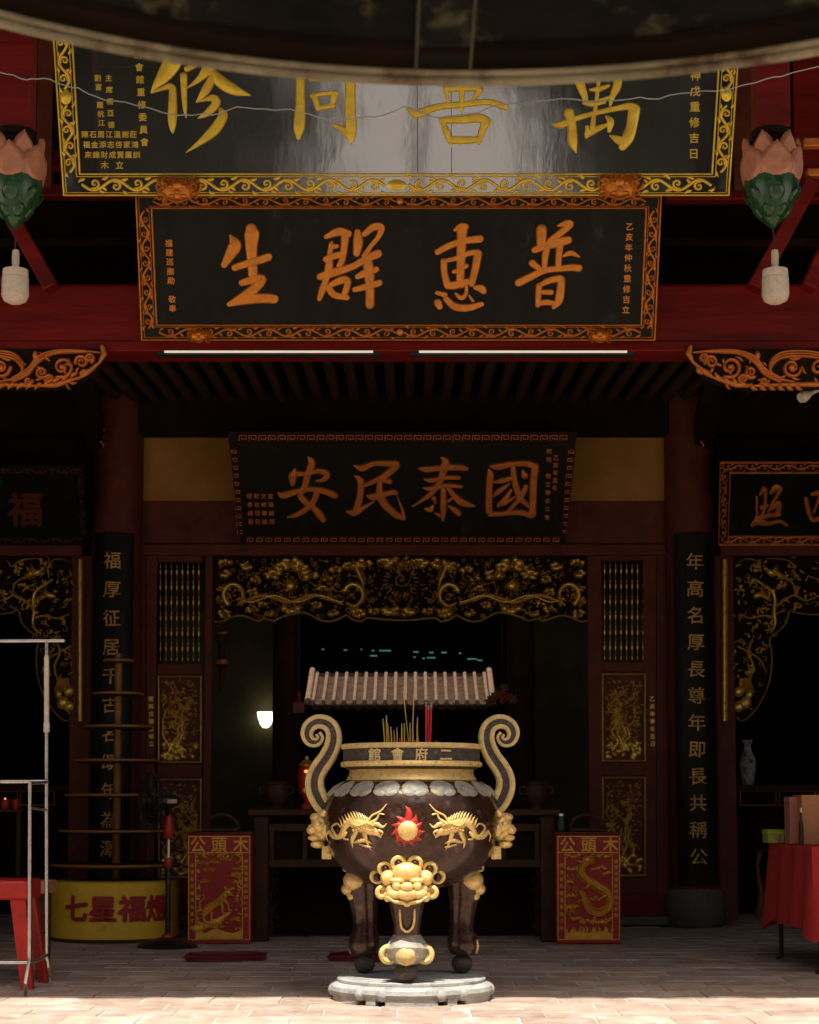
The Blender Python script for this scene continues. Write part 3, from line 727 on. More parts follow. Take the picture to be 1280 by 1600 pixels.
C1 = [(230, 90, 7.53, [  # 修
 [(350,-120,110),(300,50,215),(200,210,170),(110,320,90),(50,412,20)], [(60,412,20),(190,362,50),(290,345,85),(300,500,100),(297,700,112),(298,830,70),(304,895,8)],
 [(430,215,92),(436,400,74),(446,600,50),(460,705,12)], [(800,-90,140),(710,130,130),(610,255,75),(478,355,15)], [(470,135,70),(560,90,60),(660,0,60)],
 [(740,160,110),(890,300,150),(1040,385,125),(1215,446,12)], [(770,240,100),(680,400,105),(580,525,14)], [(580,525,12),(700,492,45),(780,480,105),(810,540,105),(710,650,85),(598,716,10)],
 [(870,620,60),(895,685,112),(790,850,130),(620,1000,70),(458,1118,8)], [(640,-200,90),(700,-330,120)]]),
 (440, 100, 8.533, [  # 同
 [(250,-60,125),(250,400,125),(245,650,145),(232,860,150),(226,990,50)], [(935,-60,150),(920,300,145),(916,600,150),(926,850,155),(930,980,110),(912,1080,12)], [(890,930,130),(800,860,80),(695,812,36)],
 [(250,-60,130),(600,-90,110),(960,-70,150)], [(400,185,100),(630,178,100)], [(408,425,60),(560,402,62),(690,388,70),(730,398,70)], [(440,430,90),(490,590,80)], [(705,420,100),(672,545,70)], [(495,592,66),(690,560,60)]]),
 (630, 110, 7.53, [  # 善
 [(500,205,60),(532,385,36)], [(500,225,66),(700,212,68),(890,212,74)], [(690,200,76),(690,430,50),(690,512,8)], [(905,232,80),(850,310,56),(800,385,36)], [(700,-120,80),(690,120,76)], [(380,100,50),(690,70,80),(960,40,70)], [(470,-130,120),(560,-20,90)], [(930,-150,120),(830,-20,90)],
 [(55,452,36),(170,512,105),(400,432,84),(700,402,76),(1000,372,76),(1200,432,80)], [(455,580,56),(520,750,86),(572,905,12)], [(450,592,70),(700,580,96),(890,562,110),(975,590,104)], [(980,600,108),(920,740,86),(892,850,46)], [(560,822,92),(750,822,88),(900,812,76)]]),
 (860, 110, 8.533, [  # 萬
 [(330,-60,150),(400,180,128),(460,350,88),(472,425,66)], [(905,0,120),(890,200,120),(825,350,80),(792,492,26)], [(655,40,58),(632,250,58),(610,450,55),(582,600,60),(560,770,86)], [(300,10,90),(600,-10,100),(930,0,120)], [(535,258,36),(640,252,80),(775,205,46)], [(635,405,36),(795,358,50)], [(445,435,44),(560,455,66),(725,428,36)],
 [(35,722,34),(150,722,100),(350,640,76),(600,570,70),(900,502,78),(1070,480,110),(1150,520,100)], [(250,565,140),(290,750,125),(300,950,130),(345,1105,12)], [(1120,520,165),(1082,750,150),(1030,900,165),(965,1015,110)], [(980,960,150),(880,912,100),(798,872,26)],
 [(492,755,56),(486,885,56)], [(495,850,96),(640,772,86),(752,728,52)], [(742,615,26),(800,680,104),(785,805,56)], [(300,-330,100),(600,-350,90),(950,-380,100)]])]
for ox, oy, k, st in C1:
    r = Rel(P1, m1); chars(r, ox, oy, k, st, 6); r.build('character', GOLDY, t1)
r = Rel(P1, m1)
r.col('二府會館重修委員會', 215, 66, 226, 222, 13.5, .5, .02)
r.col('神戊重修吉日', 1087, 118, 1084, 240, 17, .5, .02)
r.col('主席楊亞德', 170, 122, 174, 195, 11, .5, .02); r.col('劉富 羅杭江', 153, 122, 159, 192, 11, .5, .02)
for j, tx in enumerate(('陳福來', '石金錄', '周添財', '江志成', '溫啓賢', '謝家羅', '莊鴻訓')): r.col(tx, 133 + j * 12.6, 210, 138 + j * 12.6, 242, 11.5, .5, .02)
r.text('木', 164, 258, 13, .5, .02); r.text('立', 187, 258, 13, .5, .02)
stuff(r.build('inscription', GOLDY, t1, flat=True))
r = Rel(P1, m1)
for x in (652, 705): r.line([(x, 130), (x + 1, 270)], 1.0, .25)
r.line([(112, 105), (1125, 105)], 1.0, .25)
r.build('board_seam', DARKWOOD, t1, flat=True)

# ---- second plaque: 生群惠普 in orange gold
P2 = lean_plane(530, 12.85, 801, 310, 820); m2 = mpp(12.75)
P2 = Plane(P2(640, 530, 0), P2.n)
x2l = lambda y: 213 + (y - 310) * 9 / 220; x2r = lambda y: 1033 - (y - 310) * 10 / 220
o2 = [(x2l(531), 531), (x2r(531), 531), (x2r(304), 304), (x2l(304), 304)]
i2 = [(245, 508), (1002, 508), (1010, 325), (237, 325)]
t2, bd2, fr2 = plaque('hanging_plaque', 'black plaque with four carved orange characters hung on the red beam', P2, m2, o2, i2, LACQ, GOLDO, 3)
r = Rel(P2, m2)
frame_rails(r, [(x + d, y - 4 * s) for (x, y), d, s in zip(o2, (4, -4, -4, 4), (1, 1, -1, -1))], [(x - d, y + 3 * s) for (x, y), d, s in zip(i2, (4, -4, -4, 4), (1, 1, -1, -1))], 1.4, 2.3)
scroll_band(r, (250, 519.5), (618, 519.5), 17, 6, 3.6); scroll_band(r, (1000, 519.5), (632, 519.5), 17, 6, 3.6)
scroll_band(r, (240, 314.5), (618, 314.5), 16, 6, 3.6); scroll_band(r, (1008, 314.5), (632, 314.5), 16, 6, 3.6)
scroll_band(r, (225, 330), (233.5, 512), 17, 4, 3.6); scroll_band(r, (1021.5, 330), (1012.5, 512), 17, 4, 3.6)
for x in (625,): r.blob(x, 519, 6, 6, 5); r.blob(x, 314, 6, 6, 5)
lion_mask(r, 311, 525, 16, 6); lion_mask(r, 937, 525, 16, 6)
r.build('scroll_carving', GOLDO, t2)
C2 = [(330, 340, [  # 生
 [(325,300,50),(395,450,230),(310,630,185),(225,780,125)], [(670,190,200),(680,270,255),(672,500,205),(690,800,172),(705,1060,160)], [(400,830,130),(600,762,140),(850,690,150),(950,655,150)],
 [(520,1080,130),(700,1030,150),(850,1010,150),(780,1130,170),(540,1320,185),(310,1440,100)], [(320,1440,90),(600,1362,180),(880,1340,180),(1040,1350,180)]]),
 (490, 340, [  # 群
 [(215,315,90),(420,230,165),(560,265,165)], [(530,300,150),(510,500,130),(480,700,120),(430,800,110)], [(300,430,90),(275,600,110),(255,850,150),(200,1050,125),(150,1200,130),(100,1350,90)], [(330,480,100),(390,475,80)], [(215,690,130),(330,640,130),(490,600,115)],
 [(120,980,140),(350,905,165),(650,812,130),(850,700,140),(1070,600,160)], [(300,1110,110),(460,1040,145),(570,1045,125),(545,1190,120),(500,1310,110)], [(240,1160,120),(350,1280,135),(560,1330,105)],
 [(735,240,120),(745,400,180),(720,590,130)], [(850,270,110),(1000,155,145),(1130,165,140),(1080,320,95),(950,480,90),(850,640,110)], [(890,640,140),(920,850,195),(940,1100,170),(940,1300,160),(940,1440,165)], [(740,980,105),(900,905,160),(1040,860,120)], [(690,1195,105),(900,1142,130),(1090,1085,130)]]),
 (665, 340, [  # 惠
 [(610,170,190),(600,400,180),(590,700,160),(580,1000,150),(590,1100,160)], [(490,205,60),(590,145,130),(660,150,130)], [(205,570,115),(400,462,130),(650,385,130),(900,350,145)], [(305,730,125),(312,900,120),(360,1110,140)], [(340,715,85),(520,672,90),(720,590,110),(870,580,130)], [(875,600,150),(830,850,140),(770,1090,130)],
 [(470,900,76),(560,870,80),(680,800,90)], [(375,1130,140),(500,1120,150),(700,1060,120)], [(830,1165,80),(930,1180,150),(965,1220,120)], [(505,1265,50),(595,1335,95),(675,1260,75),(680,1130,60)], [(205,1420,145),(235,1480,115)], [(190,1250,76),(320,1285,105)], [(345,1350,110),(480,1475,140),(700,1500,140),(930,1440,95)], [(725,1295,40),(790,1385,56)]]),
 (800, 335, [  # 普
 [(495,250,190),(490,370,185),(490,520,160)], [(770,188,44),(880,155,120),(970,150,140),(910,225,130),(780,325,130),(640,440,130)], [(380,590,120),(550,520,150),(750,470,170),(930,425,150)], [(580,560,130),(550,720,120),(540,880,100)], [(800,520,130),(780,700,120),(770,900,110)], [(860,690,56),(980,640,105),(1115,700,44)], [(340,810,135),(440,890,110),(500,930,90)],
 [(115,1135,145),(300,1040,140),(550,930,120),(800,900,120),(1000,882,135),(1105,890,145)], [(450,1190,115),(440,1350,110),(430,1510,90)], [(480,1170,90),(620,1100,120),(790,1060,130)], [(825,1080,130),(810,1250,150),(780,1430,150),(695,1545,80)], [(520,1290,90),(650,1292,105)], [(440,1480,110),(600,1460,110),(730,1490,100)]])]
for ox, oy, st in C2:
    r = Rel(P2, m2); chars(r, ox, oy, 10.667, st, 6); r.build('character', GOLDO, t2)
r = Rel(P2, m2); r.col('乙亥年仲秋重修吉立', 984, 354, 978, 484, 12.5, .5, .02); r.col('福建巡撫勛 敬奉', 264, 380, 270, 482, 12, .5, .02); stuff(r.build('inscription', GOLDO, t2, flat=True))
for x_, y_ in ((278, 298), (968, 293)):
    r = Rel(P1, m1); lion_mask(r, x_, y_, 30, 8); r.build('lion_mask_bracket', GOLDO, t1)

# ---- inner plaque over the doorway: 安民泰國
P3 = lean_plane(850, 17.9, 510, 675, 544); P3 = Plane(P3(640, 850), (0, -cos(R(30)), -sin(R(30)))); m3 = mpp(17.4)
o3 = [(376, 850), (884, 850), (901, 675), (357, 675)]; i3 = [(380, 838), (878, 838), (886, 694), (372, 694)]
t3, bd3, fr3 = plaque('hanging_plaque', 'dim black plaque with red orange characters leaning above the central doorway', P3, m3, o3, [(x, y) for x, y in i3], LACQ, DRED, 2)
r = Rel(P3, m3)
def meander(r, p, q, n, s, h):
    for k in range(n):
        t = (k + .5) / n; x, y = p[0] + (q[0] - p[0]) * t, p[1] + (q[1] - p[1]) * t
        r.line([(x - s, y + s * .7), (x - s, y - s * .7), (x + s, y - s * .7), (x + s, y + s * .35), (x - s * .3, y + s * .35), (x - s * .3, y - s * .2)], 1.3, 1.6)
meander(r, (372, 684), (888, 684), 34, 5.5, 2); meander(r, (384, 844), (876, 844), 34, 4.5, 2)
meander(r, (365, 700), (376, 838), 11, 4, 2); meander(r, (893, 700), (882, 838), 11, 4, 2)
stuff(r.build('fret_carving', GOLDD, t3))
r = Rel(P3, m3); frame_rails(r, o3, i3, 1.5, 2.2); r.build('gilt_rail', GOLDD, t3)
C3 = [(430, 705, [  # 安
 [(640,110,40),(705,220,165),(640,400,140),(590,600,150),(555,740,130)], [(520,740,130),(490,850,130),(600,980,130),(720,1060,125),(850,1200,150),(930,1310,120)], [(380,345,50),(340,470,170),(335,610,110)], [(420,430,110),(600,420,90),(850,370,110),(1000,430,125),(940,530,110),(790,572,36)],
 [(60,800,36),(170,840,145),(400,770,120),(700,722,110),(950,762,130),(1150,840,140)], [(800,800,130),(730,970,130),(580,1120,120),(400,1220,90),(240,1262,36)]]),
 (535, 705, [  # 民
 [(230,272,36),(380,320,140),(600,232,110),(900,232,130),(1045,250,150),(960,350,150),(800,480,140),(640,560,120),(450,640,86)], [(240,462,36),(350,560,140),(350,800,140),(300,1020,150),(240,1170,150),(95,1155,56)], [(300,1150,120),(430,1060,86),(600,972,36)], [(480,850,56),(600,870,150),(800,820,120),(1000,780,106),(1040,812,76)], [(760,550,86),(920,570,106)],
 [(720,600,120),(720,800,150),(780,960,170),(900,1100,150),(1050,1230,130),(1180,1270,110)], [(1190,1280,86),(1150,1100,56),(1060,870,26)]]),
 (640, 705, [  # 泰
 [(620,115,46),(690,210,185),(640,400,150),(570,600,140),(460,760,120),(300,900,86),(60,1060,30)], [(190,322,56),(350,340,130),(600,312,110),(950,302,130),(1100,330,86)], [(290,532,46),(420,550,96),(700,500,86),(950,500,86)], [(280,702,46),(400,712,96),(700,652,96),(990,672,76)], [(760,720,96),(870,860,120),(1020,980,150),(1250,1050,40)],
 [(650,740,120),(650,900,130),(650,1100,140),(640,1320,50)], [(300,1100,46),(400,1110,130),(440,1050,66)], [(470,900,106),(500,990,56)], [(760,1050,46),(870,1120,116),(950,1190,106)], [(840,880,56),(740,950,56)], [(480,1180,26),(600,1230,76)]]),
 (750, 705, [  # 國
 [(170,350,50),(200,450,150),(180,700,140),(170,1000,150),(180,1150,146)], [(200,282,46),(350,290,146),(600,242,110),(900,232,120),(1065,290,146)], [(1060,310,160),(1030,600,160),(1020,900,150),(1010,1190,156)], [(200,1200,96),(450,1190,96),(600,1172,106),(800,1172,106),(990,1230,116)],
 [(640,330,116),(660,550,130),(720,750,140),(780,900,136),(930,1050,76)], [(270,590,56),(420,560,106),(600,512,86)], [(880,680,116),(800,850,116),(680,1000,86),(520,1170,66)], [(820,370,46),(860,460,146)], [(260,860,46),(350,770,106),(560,622,56)], [(360,1030,96),(480,920,116),(600,740,56)], [(450,1000,96),(680,870,36)]])]
for ox, oy, st in C3:
    r = Rel(P3, m3); chars(r, ox, oy, 12.308, st, 5); r.build('character', GOLDD, t3)
r = Rel(P3, m3); r.col('乙亥年孟冬', 869, 715, 867, 762, 9, .5, .02); r.col('桐城 敬立聯合公會', 858, 705, 855, 808, 8.5, .5, .02)
for j, tx in enumerate(('理事總務', '財政福利', '文教聯絡', '查賬顧問')): r.col(tx, 390 + j * 11, 775, 392 + j * 11, 815, 8.5, .5, .02)
stuff(r.build('inscription', GOLDD, t3, flat=True))

# ---- side-bay plaques
P4 = lean_plane(850, 17.85, 300, 722, 312); m4 = mpp(17.6)
o4 = [(1123, 850), (1430, 850), (1440, 722), (1126, 722)]; i4 = [(1138, 838), (1415, 838), (1424, 738), (1141, 738)]
t4, _, _ = plaque('hanging_plaque', 'brown framed plaque with orange brushed character over the bay with the white vase', P4, m4, o4, i4, LACQ, GOLDD, 2.2)
r = Rel(P4, m4); r_ = random.Random(2)
for a, b in (((1128, 730), (1430, 730)), ((1128, 844), (1425, 844)), ((1132, 735), (1131, 840))): scroll_band(r, a, b, 10, 8 if a[1] == b[1] else 3, 2)
r.build('frame_carving', GOLDD, t4)
r = Rel(P4, m4)
chars(r, 1160, 740, 10.667, [[(240,390,46),(242,650,40)], [(290,345,30),(375,240,76),(380,500,50),(335,700,60)], [(310,560,56),(420,520,40)], [(465,325,36),(560,230,110),(640,255,60),(520,460,50),(430,640,40)], [(450,605,40),(615,490,86),(590,650,80)], [(250,730,90),(450,692,60),(620,672,60)], [(165,850,66),(255,790,110),(430,830,60),(620,790,50),(735,850,50)]], 4); r.build('character', GOLDD, t4); r = Rel(P4, m4)
chars(r, 1160, 740, 10.667, [
 [(1060,425,76),(1110,650,76),(1185,765,66),(1400,700,70)], [(1160,340,46),(1290,320,80),(1260,450,50),(1190,640,40)], [(1330,300,80),(1420,420,60),(1400,620,50)]], 4)
r.build('character', GOLDD, t4)
P5 = lean_plane(850, 17.85, 300, 728, 312)
o5 = [(-180, 850), (137, 850), (131, 728), (-190, 728)]; i5 = [(-165, 838), (124, 838), (118, 742), (-174, 742)]
t5, _, _ = plaque('hanging_plaque', 'dark plaque with the character 福 above the bay behind the tiered lamp tower', P5, m4, o5, i5, LACQ, SOOT, 2.2)
r = Rel(P5, m4)
for a, b in (((-180, 736), (128, 736)), ((-170, 844), (130, 844)), ((126, 742), (131, 838))): scroll_band(r, a, b, 10, 8 if a[1] == b[1] else 3, 2)
r.build('frame_carving', DARKWOOD, t5)
r = Rel(P5, m4); r.text('福', 40, 795, 56, 1.0, .035); r.build('character', DRED, t5, flat=True)
r = Rel(P5, m4); r.text('祿', -60, 795, 56, 1.0, .035); r.build('character', DRED, t5, flat=True)

# ---- couplet boards wrapped round the columns
def couplet(px, px0, px1, y0, y1, txt, ty0, ty1, sz, label):
    c = at(px, 1100, YW); cx, cy, rad = c.x, YW - .02, .262
    def srf(x, y, h):
        a = (x - px) * mw / rad; p = at(640, y, cy - rad)
        return Vector((cx + (rad + h) * sin(a), cy - (rad + h) * cos(a), p.z))
    t = empty('couplet_board', (cx, cy - rad, at(640, y1, cy - rad).z)); tag(t, label, 'couplet board', 'couplet boards on the columns')
    b = Rel(srf, mw); xs = [px0 + (px1 - px0) * i / 12 for i in range(13)]
    for i in range(12): b.quad([(xs[i], y1), (xs[i + 1], y1), (xs[i + 1], y0), (xs[i], y0)], .2, 4.5)
    b.build('board', LACQ, t)
    for i, ch in enumerate(txt):
        r = Rel(srf, mw); r.text(ch, px, ty0 + (ty1 - ty0) * i / (len(txt) - 1), sz * .9, 6.2, .010, sx=.88, rot=.05 * sin(i * 2.1)); r.build('character', OLDG, t, flat=True)
couplet(181, 149, 212, 832, 1400, '福厚征居千古名頌年為澤', 876, 1326, 31, 'black couplet board behind the tiered lamp tower, column beside the plaque marked 福')
couplet(1081, 1050, 1112, 832, 1383, '年高名厚長尊年即長共稱公', 878, 1338, 31, 'black couplet board with gilt characters reading 年高名 down the uncovered column')
# small carved drops on the bracket arms
for px, py in ((158, 675), (1096, 675)):
    g = Rel(wall_plane(YW - .35), mpp(YW - .35))
    for k in range(6): g.blob(px + (k % 2) * 3, py - 10 + k * 6, 3.5 - k * .3, 4, 3)
    g.build('carved_drop', GOLDD, hall)

# ================================================================ CENSER
YC = fl(640, 1574).y + .525; PXC = 643.0
CX = at(PXC, 1560, YC).x; mc = mpp(YC)
zc = lambda row, dy=0.0: at(640, row, YC + dy).z
cen = tag(empty('incense_censer', (CX, YC, 0)), 'black and gold bronze censer on three lion legs standing on a carved stone plinth', 'censer')
# stone plinth with lobed rim
pl_ = tag(empty('stone_plinth', (CX, YC, 0)), 'round grey carved stone plinth under the black and gold censer', 'plinth')
def lobed(prof, n=96, amp=.012):
    m_ = MB(); k = len(prof)
    for r_, z in prof:
        for i in range(n):
            a = 2 * pi * i / n; rr = r_ * (1 + amp * cos(6 * a + pi)) if r_ > .3 else r_
            m_.v.append((CX + rr * cos(a), YC + rr * sin(a), z))
    for j in range(k - 1):
        for i in range(n):
            a, b = j * n + i, j * n + (i + 1) % n; m_.f.append((a, b, b + n, a + n))
    return m_
zb = .135
m_ = lobed([(.485, .034), (.505, .045), (.518, .065), (.512, .09), (.49, .105), (.474, .110), (.470, .112)]); 
# skirt with feet: parts of the lower edge drop to the floor
n = 96
body = m_.build('body', STONE, pl_)
sk = MB()
for i in range(n):
    a0_, a1_ = 2 * pi * i / n, 2 * pi * (i + 1) / n
    ph = (math.degrees((a0_ + a1_) / 2) + 90) % 60
    foot = not (17 < ph < 26 or 34 < ph < 43)
    zlo = 0.0 if foot else .026
    for r0_, r1_ in ((.50, .50),):
        am = lambda a: .502 * (1 + .012 * cos(6 * a + pi)) - (0 if foot else .012)
        p = [(CX + am(a) * cos(a), YC + am(a) * sin(a)) for a in (a0_, a1_)]; q = [(CX + .40 * cos(a), YC + .40 * sin(a)) for a in (a0_, a1_)]
        sk.add([(*p[0], zlo), (*p[1], zlo), (*p[1], .05), (*p[0], .05), (*q[0], zlo), (*q[1], zlo), (*q[1], .05), (*q[0], .05)],
               [(0, 1, 2, 3), (4, 0, 3, 7), (1, 5, 6, 2), (0, 4, 5, 1)])
sk.build('foot_ring', STONE, pl_)
lobed([(.0, .112), (.468, .112), (.470, .114), (.470, zb - .006), (.464, zb), (0, zb)], amp=.004).build('top_slab', STONE, pl_)
for i in range(6):
    a = R(-90 + 30 + 60 * i)
    for s_ in (-.16, .16):
        d = Vector((cos(a + s_), sin(a + s_), 0)); g_ = MB(); g_.ell((CX + .488 * d.x, YC + .488 * d.y, .062), .040, .040, .040, 12, 8); g_.build('corner_scroll', STONE, pl_)

PROFB = [(101, 1219), (110, 1223), (119, 1229), (128, 1239), (133, 1251), (136, 1268), (137, 1285), (134, 1308), (127, 1330), (112, 1352), (88, 1371), (60, 1383), (30, 1390), (0, 1392)]
def prof(row):
    for (r0_, y0_), (r1_, y1_) in zip(PROFB[:-1], PROFB[1:]):
        if y0_ <= row <= y1_:
            t = (row - y0_) / (y1_ - y0_); return (r0_ + (r1_ - r0_) * t) * mc
    return PROFB[0][0] * mc if row < 1219 else .05
smooth = crom([(a, b, 0) for a, b in PROFB], 4)
MB().lathe(CX, YC, [(max(p[0], 0) * mc, zc(p[1])) for p in smooth], 64).build('bowl', IRON, cen)
MB().lathe(CX, YC, [(102 * mc, zc(1220)), (101 * mc, zc(1217)), (97.5 * mc, zc(1211)), (96 * mc, zc(1205)), (98 * mc, zc(1203.5)), (97 * mc, zc(1203))], 64).build('gold_neck', BRASS, cen)
MB().lathe(CX, YC, [(97 * mc, zc(1203.5)), (101 * mc, zc(1202)), (104 * mc, zc(1198.5))], 64).build('neck_groove', DUSTIRON, cen)
MB().lathe(CX, YC, [(104 * mc, zc(1199)), (109 * mc, zc(1198.5)), (111 * mc, zc(1195)), (109.5 * mc, zc(1191)), (106 * mc, zc(1190.5))], 64).build('gold_lip', BRASS, cen)
MB().lathe(CX, YC, [(106.5 * mc, zc(1191.5)), (107 * mc, zc(1171))], 64).build('rim_band', DUSTIRON, cen)
MB().lathe(CX, YC, [(107 * mc, zc(1171.5)), (110 * mc, zc(1170)), (110.5 * mc, zc(1166)), (109 * mc, zc(1163.5)), (101 * mc, zc(1163.5)), (100 * mc, zc(1168)), (100 * mc, zc(1200))], 64).build('gold_rim', DUSTY, cen)
MB().lathe(CX, YC, [(100 * mc, zc(1169)), (0, zc(1167))], 48).build('ash_bed', ASH, cen)
def rimsrf(px, py, h):
    x = (px - PXC) * mc; rr = 107 * mc + h; return Vector((CX + x, YC - math.sqrt(max(rr * rr - x * x, 0)), zc(py)))
for i, (ch, px) in enumerate(zip('館會府二', (587.5, 622, 658, 695))):
    r = Rel(rimsrf, mc); r.text(ch, px, 1181.5, 21, 1.0, .03, sx=.95); r.build('rim_character', DUSTY, cen, flat=True)
# shoulder petals
def shoulder(u, row, h):
    rr = prof(row) + h; a = -pi / 2 + u / 120.0; return Vector((CX + rr * cos(a), YC + rr * sin(a), zc(row)))
NP = 18
for i in range(NP):
    u0 = (i + .12) * 2 * pi * 120 / NP
    p = Rel(shoulder, mc)
    p.blob(u0, 1231, 20.5, 10.5, 3, n=16); p.blob(u0 - 9, 1238, 11.5, 7, 3.6, .3, n=12); p.blob(u0 + 9, 1238, 11.5, 7, 3.6, -.3, n=12); p.blob(u0, 1232, 13, 7, 4.4, n=12)
    o = p.build('petal', PETAL, cen)
# belly ornaments
def belly(px, row, h):
    x = (px - PXC) * mc; rr = prof(row) + h; return Vector((CX + x, YC - math.sqrt(max(rr * rr - x * x, 1e-5)), zc(row)))
DRA = [[(517,1298,5),(524,1306,7),(536,1305,9),(541,1294,9),(550,1284,13),(565,1288,20),(580,1294,18),(592,1300,9),(597,1306,3)], [(575,1286,12),(590,1286,8),(600,1291,4),(606,1286,1.5)], [(584,1284,6),(592,1278,4),(595,1271,3),(602,1272,2)],
       [(606,1257,2),(597,1267,3),(584,1274,3.5),(578,1285,4)], [(560,1298,9),(554,1313,6),(555,1322,2)], [(573,1302,8),(577,1314,5),(582,1325,1.5)], [(558,1314,4),(572,1311,7),(583,1315,2)], [(566,1317,3),(577,1320,4),(584,1321,1.5)],
       [(528,1304,6),(522,1292,4),(530,1286,3),(536,1291,3)], [(545,1300,5),(541,1308,4),(547,1310,3)], [(595,1296,5),(600,1299,3),(598,1304,2)], [(517,1298,4),(513,1305,3),(515,1313,2)]]
for mir in (0, 1):
    f = (lambda x: x) if not mir else (lambda x: 1276 - x)
    r = Rel(belly, mc)
    for st in DRA: r.stroke([(f(x), y, w) for x, y, w in st], 5, k=4)
    for k in range(11):
        a = 538 + k * 4.4; y = 1288 - 10 * sin(k * .3); r.stroke([(f(a), y, 4), (f(a - 2), y - 6, 2.6), (f(a - 5), y - 11, .6)], 4, k=2)
    for k in range(16): r.blob(f(556 + (k % 8) * 4.2), 1287 + (k // 8) * 7 + 2 * sin(k), 2.6, 2.2, 8.5, n=6)
    r.build('dragon_relief', BRASS, cen)
r = Rel(belly, mc); pc = (637.5, 1296)
for k in range(11):
    a = 2 * pi * k / 11 - pi / 2; L = 37 if k == 0 else 27 if k in (1, 10) else 25
    r.stroke([(pc[0] + 10 * cos(a), pc[1] + 10 * sin(a), 12), (pc[0] + (L - 9) * cos(a + .06), pc[1] + (L - 9) * sin(a + .06), 9), (pc[0] + L * cos(a - .10), pc[1] + L * sin(a - .10), .8)], 3, k=3)
r.blob(pc[0], pc[1], 20, 20, 2.4, n=20)
r.build('red_flame', STOOL, cen)
r = Rel(belly, mc); r.blob(pc[0], pc[1], 15.5, 15.5, 9, n=24, m=6); r.build('pearl', BRASS, cen)

# scroll handles: iron core with two gold edges
HND = [(768,1266,24.1),(778,1257,24.9),(786,1243,25.8),(790,1230,25.8),(789,1214,24.9),(781,1198,24.1),(771,1184,23.2),(763,1168,22.4),(760,1151,21.5),(764,1137,20.6),(774,1129,19.8),(787,1128,18.9),(798,1135,18.1),(802,1147,17.2),(797,1158,14.6),(787,1160,11.2),(781,1153,8.6),(785,1146,6.9)]
q = crom(HND, 5)
for mir in (0, 1):
    f = (lambda x: x) if not mir else (lambda x: 2 * PXC - 4 - x)
    hd = empty('scroll_handle', (at(f(784), 1250, YC).x, YC, zc(1250)), cen)
    def hs(x, y, h): p = at(f(x), y, YC); return Vector((p.x, YC - h, p.z))
    core = MB(); e1, e2 = [], []
    K = len(q)
    for i in range(K):
        a, b = q[max(i - 1, 0)], q[min(i + 1, K - 1)]; dx, dy = b[0] - a[0], b[1] - a[1]; l = math.hypot(dx, dy) or 1; w = q[i][2]
        nx, ny = -dy / l, dx / l
        A = (q[i][0] + nx * w * .38, q[i][1] + ny * w * .38); B = (q[i][0] - nx * w * .38, q[i][1] - ny * w * .38)
        e1.append(A); e2.append(B)
        for hh, P_ in ((.030, A), (.030, B), (-.030, B), (-.030, A)): core.v.append(tuple(hs(P_[0], P_[1], hh)))
    for i in range(K - 1):
        for j in range(4):
            a = i * 4 + j; b = i * 4 + (j + 1) % 4; core.f.append((a, b, b + 4, a + 4))
    core.f.append((3, 2, 1, 0)); core.f.append((4 * K - 4, 4 * K - 3, 4 * K - 2, 4 * K - 1))
    core.build('iron_core', DUSTIRON, hd)
    for ed in (e1, e2):
        t = MB()
        for hh in (.022, -.022): t.tube([hs(x, y, hh) for x, y in ed], [max(.011, .020 * q[i][2] / 24) for i in range(K)], 8)
        t.build('gold_edge', DUSTY, hd)

def E_(m_, px, row, rx, ry, rz, dy=0.0):       # ellipsoid: rx across, ry up, rz in depth, all photo pixels
    p = at(px, row, YC + dy); m_.ell(p, rx * mc, rz * mc, ry * mc, 14, 9)
# front leg with lion mask
fd = -.40; ff = -.06
leg = empty('lion_leg', (CX, YC + fd, zb), cen)
m_ = MB(); pts, rr = [], []
for row, rad, dx in ((1375, 30, 0), (1405, 28, 0), (1425, 24, .0), (1445, 20, .01), (1460, 20, .02), (1472, 28, .02), (1485, 34, .01), (1498, 30, 0), (1506, 16, 0)):
    p = at(636, row, YC + fd + dx); pts.append(p); rr.append(rad * mc)
m_.tube(pts[:5], rr[:5], 16); m_.build('shank', IRON, leg)
m_ = MB(); m_.tube(pts[4:], [x_ * 1.01 for x_ in rr[4:]], 16); m_.build('pastern', PETAL, leg)
m_ = MB(); fq = fd - .05
E_(m_, 636, 1363, 23, 15, 14, fq - .06)
for sx in (-1, 1):
    E_(m_, 636 + sx * 29, 1372, 12, 12, 13, fq - .03); E_(m_, 636 + sx * 16, 1385, 7, 7, 8, fq - .10); E_(m_, 636 + sx * 18, 1397, 14, 8.5, 12, fq - .08)
    E_(m_, 636 + sx * 30, 1400, 7, 9, 8, fq - .03); E_(m_, 636 + sx * 15, 1376, 12, 5, 8, fq - .085); E_(m_, 636 + sx * 24, 1390, 9, 8, 9, fq - .05)
E_(m_, 636, 1386, 10, 7.5, 9, fq - .125); E_(m_, 636, 1397, 16, 9.5, 11, fq - .11); E_(m_, 636, 1388, 36, 24, 18, fq + .02)
E_(m_, 636, 1408, 22, 6, 10, fq - .06); E_(m_, 636, 1366, 32, 22, 14, fq + .02)
m_.build('lion_face', BRASS, leg)
for sx in (-1, 1):
    t = MB(); c = at(636 + sx * 39, 1394, YC + fq - .02); t.torus(c, 7 * mc, 4 * mc, (.3 * sx, 1, 0), 16, 8); t.ell(c + Vector((0, .02, 0)), 7 * mc, 5 * mc, 9 * mc); t.build('ear', BRASS, leg)
r = Rel(lambda x, y, h: at(x, y, YC + fq - .10 - h), mc); r.stroke([(606, 1402, 5), (618, 1409, 6), (628, 1409, 6), (636, 1414, 7), (644, 1409, 6), (654, 1409, 6), (666, 1402, 5)], 5, k=4); r.build('beard', BRASS, leg)
